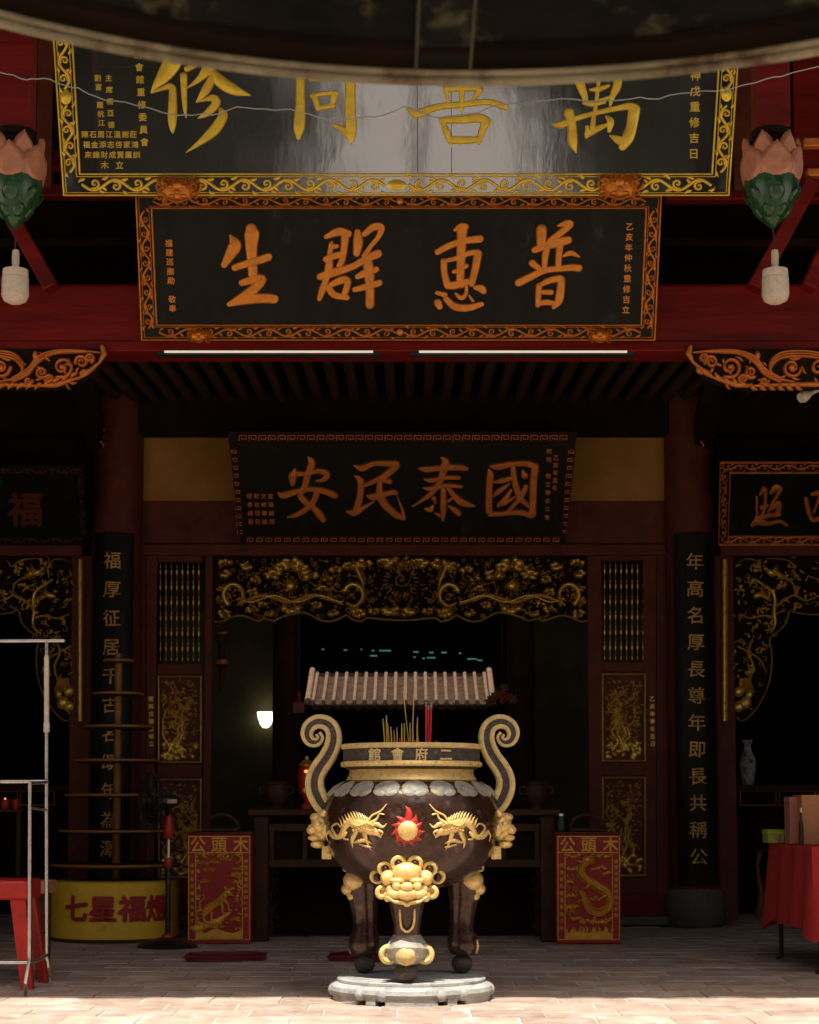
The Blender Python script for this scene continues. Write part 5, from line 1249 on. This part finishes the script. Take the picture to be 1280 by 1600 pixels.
g.build('gold_flowers', GILT, rl); MB().ell((p.x, 16.165, za + .34), .02, .012, .014).build('flame_glint', FLAME, rl)

# small offerings along the altar
def urn(px, sc_, mt, nm):
    x = at(px, 1250, 16.3).x; t = tag(empty('altar_urn', (x, 16.3, za)), nm, 'urn', 'vessels on the altar table')
    MB().lathe(x, 16.3, [(0, za), (.06*sc_, za), (.05*sc_, za + .03*sc_), (.10*sc_, za + .10*sc_), (.11*sc_, za + .16*sc_), (.08*sc_, za + .22*sc_), (.10*sc_, za + .25*sc_)], 20).build('body', mt, t)
    for s_ in (-1, 1): MB().torus((x + s_ * .12 * sc_, 16.3, za + .17 * sc_), .035 * sc_, .010 * sc_, (0, 1, 0), 14, 6).build('handle', mt, t)
urn(432, 1.0, DARKWOOD, 'dark two handled urn at the lamp end of the altar table'); urn(838, 1.0, DARKWOOD, 'dark two handled urn at the dragon box end of the altar table')

# ---- kneeling cushions
def cushion(px, row, w, label):
    c = fl(px, row); L, D_, Hh = w, .42, .055; t = MB(); nx_, ny_ = 14, 10
    for j in range(ny_ + 1):
        for i in range(nx_ + 1):
            u, v = -1 + 2 * i / nx_, -1 + 2 * j / ny_
            e = max(abs(u), abs(v)); hgt = Hh * (1 - .35 * e ** 6) + .004 * cos(6 * u) * cos(4 * v)
            k_ = 1 - .03 * (u * u * v * v) * 4
            t.v.append((c.x + u * L / 2 * k_, c.y + .21 + v * D_ / 2 * k_, hgt))
    for j in range(ny_):
        for i in range(nx_): a = j * (nx_ + 1) + i; t.f.append((a, a + 1, a + nx_ + 2, a + nx_ + 1))
    ring = [i for i in range(nx_ + 1)] + [(j + 1) * (nx_ + 1) - 1 + 0 for j in range(1, ny_ + 1)] + [ny_ * (nx_ + 1) + i for i in range(nx_ - 1, -1, -1)] + [j * (nx_ + 1) for j in range(ny_ - 1, 0, -1)]
    o0 = len(t.v)
    for i in ring: x, y, _ = t.v[i]; t.v.append((x, y, .004))
    n_ = len(ring)
    for i in range(n_): t.f.append((ring[i], ring[(i + 1) % n_], o0 + (i + 1) % n_, o0 + i))
    th_ = tag(empty('kneeling_cushion', (c.x, c.y + .21, 0)), label, 'cushion', 'kneeling cushions')
    t.build('pad', CUSH, th_)
    MB().tube([(c.x + sx * L / 2 * .985, c.y + .21 + sy * D_ / 2 * .985, .036) for sx, sy in ((-1, -1), (1, -1), (1, 1), (-1, 1), (-1, -1))], .007, 6).build('piping', CUSH, th_)
cushion(349, 1503, .63, 'flat maroon kneeling cushion on the bricks before the tiger box')
cushion(575, 1503, .63, 'flat maroon kneeling cushion behind the censer legs')

# ---- steel tube rack
YR, YR2 = 11.35, 11.9
rk = tag(empty('tube_rack', (at(47, 1500, YR).x, YR, 0)), 'bare steel tube rack standing beside the red plastic stool', 'rack')
def tb(name, pts, rad=.013, mt=STEEL): MB().tube(pts, rad, 10).build(name, mt, rk)
A = lambda px, py, Y=YR2: at(px, py, Y)
tb('top_bar', [A(-240, 1003), A(98, 1001)], .014); MB().ell(A(98, 1001), .02, .016, .016).build('end_cap', STEEL, rk)
tb('tall_post', [A(73, 1002), A(73, 1500)], .014); MB().tube([A(73, 1025), A(73, 1132)], .017, 10).build('upper_sleeve', WHITE, rk); MB().tube([A(73, 1130), A(73, 1144)], .021, 10).build('joint', WHITE, rk)
tb('middle_rail', [at(-240, 1223, YR2 - .03), at(72, 1221, YR2 - .03)], .015); MB().ell(A(72, 1221), .022, .022, .022).build('joint', STEEL, rk)
tb('front_post', [at(47, 1224, YR), at(46, 1498, YR)]); tb('side_bar', [at(47, 1262, YR), A(73, 1266)], .008); tb('side_bar', [at(47, 1224, YR), A(73, 1222)], .011)
tb('bottom_rail', [at(-240, 1504, YR), at(46, 1504, YR), A(60, 1500, YR + .3), A(73, 1492)], .013)
f0, f1 = fl(40, 1555), fl(79, 1539)
tb('foot', [at(46, 1496, YR), at(43, 1515, YR - .01), at(40, 1535, YR - .01), Vector((f0.x, f0.y, .005))], .013)
tb('foot', [A(73, 1490), A(76, 1510), Vector((f1.x, f1.y, .06)), Vector((f1.x, f1.y, .005))], .012)
tb('front_post', [at(-200, 1224, YR), at(-200, 1555, YR)]); tb('tall_post', [A(-210, 1002), A(-210, 1538)])

# ---- red plastic stool and its neighbour
st = tag(empty('plastic_stool', (at(5, 1540, 12.0).x, 12.0, 0)), 'bright red plastic stool with flared legs behind the steel rack', 'stool')
zs = at(10, 1374, 12.0).z; sx0, sx1 = at(-62, 1400, 11.85).x, at(44, 1400, 11.85).x; wx = sx1 - sx0; sy0 = 11.83; sy1 = sy0 + wx
MB().box(sx0, sx1, sy0, sy1, zs - .13, zs).build('seat', STOOL, st, bevel=.02)
for ix in (0, 1):
    for iy in (0, 1):
        bx, by = (sx0, sx1)[ix], (sy0, sy1)[iy]; sgx, sgy = (1, -1)[ix], (1, -1)[iy]; m_ = MB()
        for h_, wid, sp in ((zs - .12, .10, .02), (0.0, .075, -.055)):
            x_a = bx + sgx * sp; y_a = by + sgy * sp
            m_.v += [(x_a, y_a, h_), (x_a + sgx * wid, y_a, h_), (x_a + sgx * wid, y_a + sgy * .02, h_), (x_a + sgx * .02, y_a + sgy * .02, h_), (x_a + sgx * .02, y_a + sgy * wid, h_), (x_a, y_a + sgy * wid, h_)]
        for k in range(6): m_.f.append((k, (k + 1) % 6, (k + 1) % 6 + 6, k + 6))
        m_.f += [(0, 1, 2, 3, 4, 5), (6, 7, 8, 9, 10, 11)]
        m_.build('leg', STOOL, st, flat=True)
bx_ = at(60, 1388, 12.3)
wb = tag(empty('wooden_bench', (bx_.x, 12.5, 0)), 'plain brown wooden bench end showing between the rack posts', 'bench')
MB().box(bx_.x - .75, bx_.x + .035, 12.45, 12.75, at(60, 1397, 12.45).z, at(60, 1377, 12.45).z).build('seat', CARD, wb, bevel=.008)
for x in (bx_.x - .70, bx_.x - .05): MB().box(x, x + .06, 12.5, 12.7, 0, at(60, 1397, 12.45).z).build('leg', DARKWOOD, wb, flat=True)

# ---- red draped table on the far side, with boxes
c0 = fl(1262, 1518); nc = Vector((c0.x, 12.9, 0)); lb = Vector((at(1203, 1400, 14.25).x, 14.25, 0)); zt2 = at(1262, 1324, 12.9).z
e1v = (lb - nc); e2v = Vector((-e1v.y * -1 * .95, e1v.x * -1 * .55, 0)); e2v = Vector((1.35, -.18, 0)); rb_ = nc + e2v; bk = lb + e2v
tbl = tag(empty('draped_table', (nc.x + .6, 13.5, 0)), 'table draped in a red cloth carrying cartons beside the stone column drum', 'table')
cl = MB(); per = [lb, nc, rb_, bk, lb]; cols = []; 
for a, b in zip(per[:-1], per[1:]):
    L = (b - a).length; n_ = max(8, int(L / .05))
    for i in range(n_): cols.append((a, b, i / n_, L))
nC = len(cols); rows_ = 9
for j in range(rows_ + 1):
    v = j / rows_
    for i, (a, b, t_, L) in enumerate(cols):
        p = a.lerp(b, t_); d = (b - a).normalized(); nrm = Vector((d.y, -d.x, 0)) * -1
        if nrm.dot(p - (nc + bk) / 2) < 0: nrm = -nrm
        cor = max(0, 1 - min(t_, 1 - t_) * L / .16); drop = .58 + .10 * cor + .02 * sin(i * .7)
        fold = (.012 + .030 * v) * sin(t_ * L * 15 + .6) * (1 - cor) + .05 * v * cor
        q_ = p + nrm * (fold + .02 * v); cl.v.append((q_.x, q_.y, zt2 - drop * v + (.004 if j == 0 else 0)))
for j in range(rows_):
    for i in range(nC): a = j * nC + i; b = j * nC + (i + 1) % nC; cl.f.append((a, b, b + nC, a + nC))
cl.f.append(tuple(range(nC)))
cl.build('cloth', CLOTH, tbl, ang=60)
for p in (nc, lb, rb_, bk):
    q_ = p.lerp((nc + bk) / 2, .10); MB().tube([(q_.x, q_.y, zt2 - .02), (q_.x, q_.y, .02), (q_.x + (p.x - q_.x) * .6, q_.y - .05, 0.012)], .018, 8).build('leg', DARKWOOD, tbl)
def carton(px0, px1, y0, y1, Y, mt, label, lidm=None, dp=.2):
    a, b = at(px0, y1, Y), at(px1, y1, Y); t = tag(empty('carton', (a.x, Y, zt2 + .008)), label, 'carton', 'cartons on the draped table')
    zt3 = at(640, y0, Y).z; MB().box(a.x, b.x, Y, Y + dp, zt2 + .008, zt3).build('box', mt, t, bevel=.004)
    MB().box(a.x - .003, b.x + .003, Y - .003, Y + dp + .003, zt3 - .035, zt3 + .004).build('lid', mt if lidm is None else lidm, t, bevel=.002)
    return t
t = carton(1200, 1226, 1297, 1322, 14.0, LIME, 'small lime green carton at the corner of the red cloth')
g = Rel(wall_plane(14.0), mpp(14)); g.blob(1216, 1309, 4.5, 9, .8); g.build('printed_oval', PINKCARD, t)
carton(1235, 1250, 1246, 1322, 13.6, PINKCARD, 'narrow upright pink brown carton behind the lime carton')
carton(1254, 1330, 1243, 1322, 13.45, CARD, 'broad orange cardboard carton on the red cloth', DARKWOOD if False else CARD, .3)
bt = at(1252, 1300, 13.4); btl = tag(empty('bottle', (bt.x, 13.4, zt2 + .008)), 'small dark bottle glinting between the pink and orange cartons', 'bottle')
MB().lathe(bt.x, 13.4, [(0, zt2 + .008), (.018, zt2 + .008), (.018, zt2 + .16), (.008, zt2 + .20), (.008, zt2 + .27)], 14).build('body', BLACK, btl); MB().lathe(bt.x, 13.4, [(.010, zt2 + .25), (.010, zt2 + .285), (0, zt2 + .285)], 12).build('cap', STEEL, btl)
# turned stand behind the table
p = fl(1190, 1432); sd2 = tag(empty('carved_stand', (p.x, p.y, 0)), 'slender dull gold carved stand in the shadow beside the draped table', 'stand')
MB().tube([(p.x - .03, p.y, 0), (p.x + .0, p.y, .25), (p.x - .04, p.y, .55), (p.x - .01, p.y, .70)], [.05, .035, .02, .03], 10).build('leg', YWOOD, sd2)
MB().box(p.x - .06, p.x + .32, p.y - .05, p.y + .35, .70, .73).build('top', DARKWOOD, sd2, bevel=.005); MB().tube([(p.x + .28, p.y + .3, 0), (p.x + .28, p.y + .3, .70)], .03, 8).build('leg', DARKWOOD, sd2)

# ---- side altars with vase and candles
YS = 20.0
def side_altar(x0, x1, label):
    zz = at(640, 1226, YS).z; a, b = at(x0, 1300, YS).x, at(x1, 1300, YS).x
    t = tag(empty('side_altar', ((a + b) / 2, YS + .4, 0)), label, 'altar', 'altars in the side bays')
    MB().box(a, b, YS, YS + .8, zz - .07, zz).build('top', DARKWOOD, t, bevel=.01); MB().box(a + .05, b - .05, YS + .06, YS + .76, 0, zz - .071).build('cabinet', SOOT, t, flat=True)
    r = Rel(wall_plane(YS + .05), mpp(YS))
    for i in range(4):
        u = x0 + 20 + (x1 - x0 - 40) * i / 4; w_ = (x1 - x0 - 60) / 4; r.line([(u, 1258), (u, 1236), (u + w_, 1236), (u + w_, 1258), (u, 1258)], 1.3, 1)
    r.build('gilt_panel_lines', GOLDD, t, flat=True); return zz
zz = side_altar(1137, 1420, 'dark altar carrying a blue and white vase in the side bay')
p = at(1169, 1226, YS + .25); vs = tag(empty('porcelain_vase', (p.x, YS + .25, zz)), 'blue and white porcelain vase standing on the side altar', 'vase'); k = mpp(YS)
MB().lathe(p.x, YS + .25, [(0, zz), (9*k, zz), (10*k, zz+8*k), (13*k, zz+30*k), (12*k, zz+42*k), (6*k, zz+54*k), (5*k, zz+62*k), (8*k, zz+70*k), (6*k, zz + 66*k)], 24).build('body', PORC, vs)
MB().torus((p.x, YS + .25, zz + 70 * k), 8 * k, 1.0 * k, (0, 0, 1), 20, 6).build('lip', PORC, vs)
zz2 = side_altar(-160, 110, 'dark altar carrying two small red candle cups in the side bay')
for px, nm in ((8, 'lit red candle cup'), (25, 'unlit dark red candle cup')):
    p = at(px, 1262, 16.9); zq = at(640, 1264, 16.9).z
    t = tag(empty('candle_cup', (p.x, 16.9, zq)), nm + ' on the shelf behind the steel rack', 'candle', 'red candle cups')
    MB().lathe(p.x, 16.9, [(0, zq), (.035, zq), (.045, zq + .09), (.040, zq + .09), (.034, zq + .02), (0, zq + .02)], 18).build('cup', STOOL, t)
    if px == 8: MB().ell((p.x, 16.9, zq + .085), .010, .010, .022).build('flame', FLAME, t)
    else: MB().lathe(p.x, 16.9, [(.03, zq + .02), (.03, zq + .06), (0, zq + .065)], 12).build('wax', CUSH, t)
a, b = at(-120, 1266, 16.8).x, at(36, 1266, 16.8).x; zq = at(640, 1264, 16.9).z
t = tag(empty('candle_shelf', (a, 16.8, 0)), 'narrow dark shelf stand holding the red candle cups', 'shelf')
MB().box(a, b, 16.78, 17.05, zq - .03, zq - .001).build('board', DARKWOOD, t, bevel=.004)
for x in (a + .02, b - .06): MB().box(x, x + .04, 16.8, 17.03, 0, zq - .031).build('leg', DARKWOOD, t, flat=True)

# ---- inner lamp, lantern and tassels
p = at(412, 1110, 22.5); wlp = tag(empty('wall_lamp', p), 'glowing white half shade wall lamp on the dim inner wall', 'lamp')
k = mpp(22.5); MB().lathe(p.x, 22.85, [(14*k, p.z), (13*k, p.z - 8*k), (9*k, p.z - 20*k), (5*k, p.z - 25*k), (0, p.z - 26*k)], 24).build('shade', LAMP, wlp)
MB().box(p.x - 5*k, p.x + 5*k, 22.85, 23.0, p.z - 10*k, p.z - 2*k).build('bracket', BLACK, wlp, flat=True)
p = at(347, 990, 19.0); k = mpp(19.0); ln = tag(empty('hanging_lantern', (p.x, 19, at(347, 1050, 19).z)), 'dim gold hanging lantern just inside the doorway', 'lantern')
zz = lambda row: at(347, row, 19).z
MB().lathe(p.x, 19, [(4*k, zz(984)), (9*k, zz(988)), (9*k, zz(1000)), (6*k, zz(1004)), (5*k, zz(1026)), (10*k, zz(1030)), (10*k, zz(1040)), (4*k, zz(1045))], 8).build('body', DARKWOOD, ln)
MB().lathe(p.x, 19, [(9.5*k, zz(988)), (9.5*k, zz(991))], 8).build('top_band', GOLDD, ln); MB().lathe(p.x, 19, [(10.6*k, zz(1031)), (10.6*k, zz(1038))], 8).build('gold_band', GOLDD, ln)
MB().tube([(p.x, 19, zz(985)), (p.x, 19, zz(700))], .006, 6).build('cord', BLACK, ln); MB().tube([(p.x, 19, zz(1044)), (p.x, 19, zz(1080))], [.02, .03], 8).build('tassel', DRED, ln)
for px, nm in ((467, 'red tassel with pink paper slip hanging by the inner pillar'), (785, 'red tassel with yellow paper flowers hanging by the inner pillar')):
    Y = 20.5; k = mpp(Y); zz = lambda row: at(px, row, Y).z; x = at(px, 1100, Y).x
    t = tag(empty('hanging_tassel', (x, Y, zz(1115))), nm, 'tassel', 'tassels by the inner pillars')
    MB().tube([(x, Y, zz(700)), (x, Y, zz(1080))], .006, 6).build('cord', DRED, t); MB().lathe(x, Y, [(0, zz(1078)), (4*k, zz(1083)), (3*k, zz(1090)), (5*k, zz(1098)), (0, zz(1099))], 10).build('knot', STOOL, t)
    if px < 600: MB().box(x - 9*k, x + 9*k, Y - .01, Y + .0, zz(1114), zz(1097)).build('paper_slip', PINKCARD, t, flat=True)
    else:
        for j, (dx, dy) in enumerate(((-14, 1090), (-6, 1084), (10, 1090), (16, 1093), (-20, 1096), (2, 1076))):
            g = Rel(wall_plane(Y - .02 * j), k)
            for q_ in range(6): g.leaf(px + dx, dy, 9, 5, q_ * 1.05, 2)
            g.build('paper_flower', YWOOD, t)

# ---- tiled shrine roof in the light-well
pvn = tag(empty('shrine_pavilion', (0, 26, 0)), 'small tiled shrine roof lit in the light well beyond the doorway', 'shrine')
ya, yb_ = 25.0, 26.55
def RS(t_, u):                                    # t 0 = eave, 1 = ridge ; u 0..1 across
    y = ya + (yb_ - ya) * t_; ze, zr_ = at(622, 1108, ya).z, at(622, 1055, yb_).z
    z = ze + (zr_ - ze) * (t_ ** 1.15); xl_, xr_ = at(487, 1108, ya).x, at(764, 1108, ya).x
    return Vector((xl_ + (xr_ - xl_) * u, y, z))
bs = MB(); bs.add([RS(0, -.01) - Vector((0, 0, .05)), RS(0, 1.01) - Vector((0, 0, .05)), RS(1, 1.01) - Vector((0, 0, .05)), RS(1, -.01) - Vector((0, 0, .05))], [(0, 1, 2, 3)])
rsh = bs.build('roof', SOOT, pvn, flat=True)
NR = 18
for i in range(NR):
    u = i / (NR - 1); MB().tube([RS(t_ / 8, u) + Vector((0, 0, .03)) for t_ in range(9)], .027, 8).build('tile_roll', TILE, rsh)
pn = MB(); NK = 22
for i in range(NR - 1):
    for j in range(NK):
        t0_, t1_ = j / NK, (j + 1.25) / NK; K = 5
        vs_ = []
        for (tt, lift) in ((t0_, .040), (min(t1_, 1), .004)):
            for q_ in range(K):
                w_ = -1 + 2 * q_ / (K - 1); vs_.append(RS(tt, (i + .5 + w_ * .5) / (NR - 1)) + Vector((0, 0, lift - .045 * (1 - w_ * w_))))
        vs_ += [p_ - Vector((0, 0, .02)) for p_ in vs_[:K]]
        pn.add(vs_, [(q_, q_ + 1, q_ + K + 1, q_ + K) for q_ in range(K - 1)] + [(q_ + 2 * K, q_ + 2 * K + 1, q_ + 1, q_) for q_ in range(K - 1)])
stuff(pn.build('pan_tiles', TILE, rsh))
for u in (-.03, 1.03): MB().tube([RS(t_ / 6, u) + Vector((0, 0, .03 + .05 * (t_ / 6))) for t_ in range(7)], .045, 8).build('verge_ridge', TILE, rsh)
MB().beam(RS(1, -.02) + Vector((0, .02, .0)), RS(1, 1.02) + Vector((0, .02, .0)), .08, .06).build('ridge', SOOT, rsh)
for px in (546, 697): x = at(px, 1200, 25.3).x; MB().lathe(x, 25.3, [(.07, 0), (.07, at(640, 1112, 25.2).z)], 12).build('post', SOOT, pvn)
for px in (546, 697): x = at(px, 1200, 25.3).x; MB().lathe(x, 26.4, [(.07, 0), (.07, at(640, 1085, 26.4).z)], 12).build('post', SOOT, pvn)

# ---- added gate wall bounces warm light; unseen trees beyond placed to frame plaque reflection
gw = tag(empty('added_gate_wall', (0, -4.3, 0)), 'ochre gate wall with an open doorway, added behind the camera to bounce light', 'gate wall')
MB().box(-9, -1.15, -4.5, -4.2, 0, 3.3).build('wall', OCHRE, gw, flat=True); MB().box(1.0, 9, -4.5, -4.2, 0, 3.3).build('wall', OCHRE, gw, flat=True)
MB().box(-1.149, .999, -4.5, -4.2, 2.6, 3.3).build('header', DARKWOOD, gw, flat=True)
def tree(x, y, h, rc, seed, label):
    rn = random.Random(seed); t = tag(empty('shade_tree', (x, y, 0)), label, 'tree', 'trees beyond the gate')
    tr = MB(); tr.tube([(x, y, 0), (x + .1, y, h * .3), (x - .1, y + .1, h * .55), (x, y, h * .85)], [.32, .24, .17, .04], 10); tips = []
    for k in range(20):
        a = rn.uniform(0, 6.28); z0_ = h * rn.uniform(.06, .7); L = rc * rn.uniform(.6, 1.0); e = Vector((x + L * cos(a), y + L * sin(a), z0_ + h * rn.uniform(.05, .3)))
        tr.tube([(x, y, z0_), ((x + e.x) / 2, (y + e.y) / 2, (z0_ + e.z) / 2 + .15), e], [.11, .07, .02], 6); tips.append(e); tips.append(Vector((x, y, z0_)).lerp(e, .6))
    tr.build('trunk', BARK, t); cr = MB()
    tips.append(Vector((x, y, h * .9)))
    for e in tips:
        for k in range(520):
            d = Vector((rn.gauss(0, 1), rn.gauss(0, 1), rn.gauss(0, .75))) * rc * .22; p_ = e + d; s_ = rn.uniform(.14, .28)
            u_ = Vector((rn.uniform(-1, 1), rn.uniform(-1, 1), rn.uniform(-1, 1))).normalized(); w_ = u_.orthogonal().normalized() * .5
            cr.add([p_ - u_ * s_, p_ + w_ * s_, p_ + u_ * s_, p_ - w_ * s_], [(0, 1, 2, 3)])
    stuff(cr.build('crown', LEAF, t, flat=True))
tree(-6.8, -14, 11.5, 4.2, 1, 'broad leafy tree beyond the added gate wall, beside the doorway opening')
tree(5.9, -14, 11.0, 4.2, 2, 'broad leafy tree beyond the added gate wall across the gap of sky')
tree(-15, -13, 12, 4.2, 3, 'tall leafy tree at the outer end of the added gate wall'); tree(16, -13, 12, 4.2, 4, 'tall leafy tree at the other far end of the added gate wall')
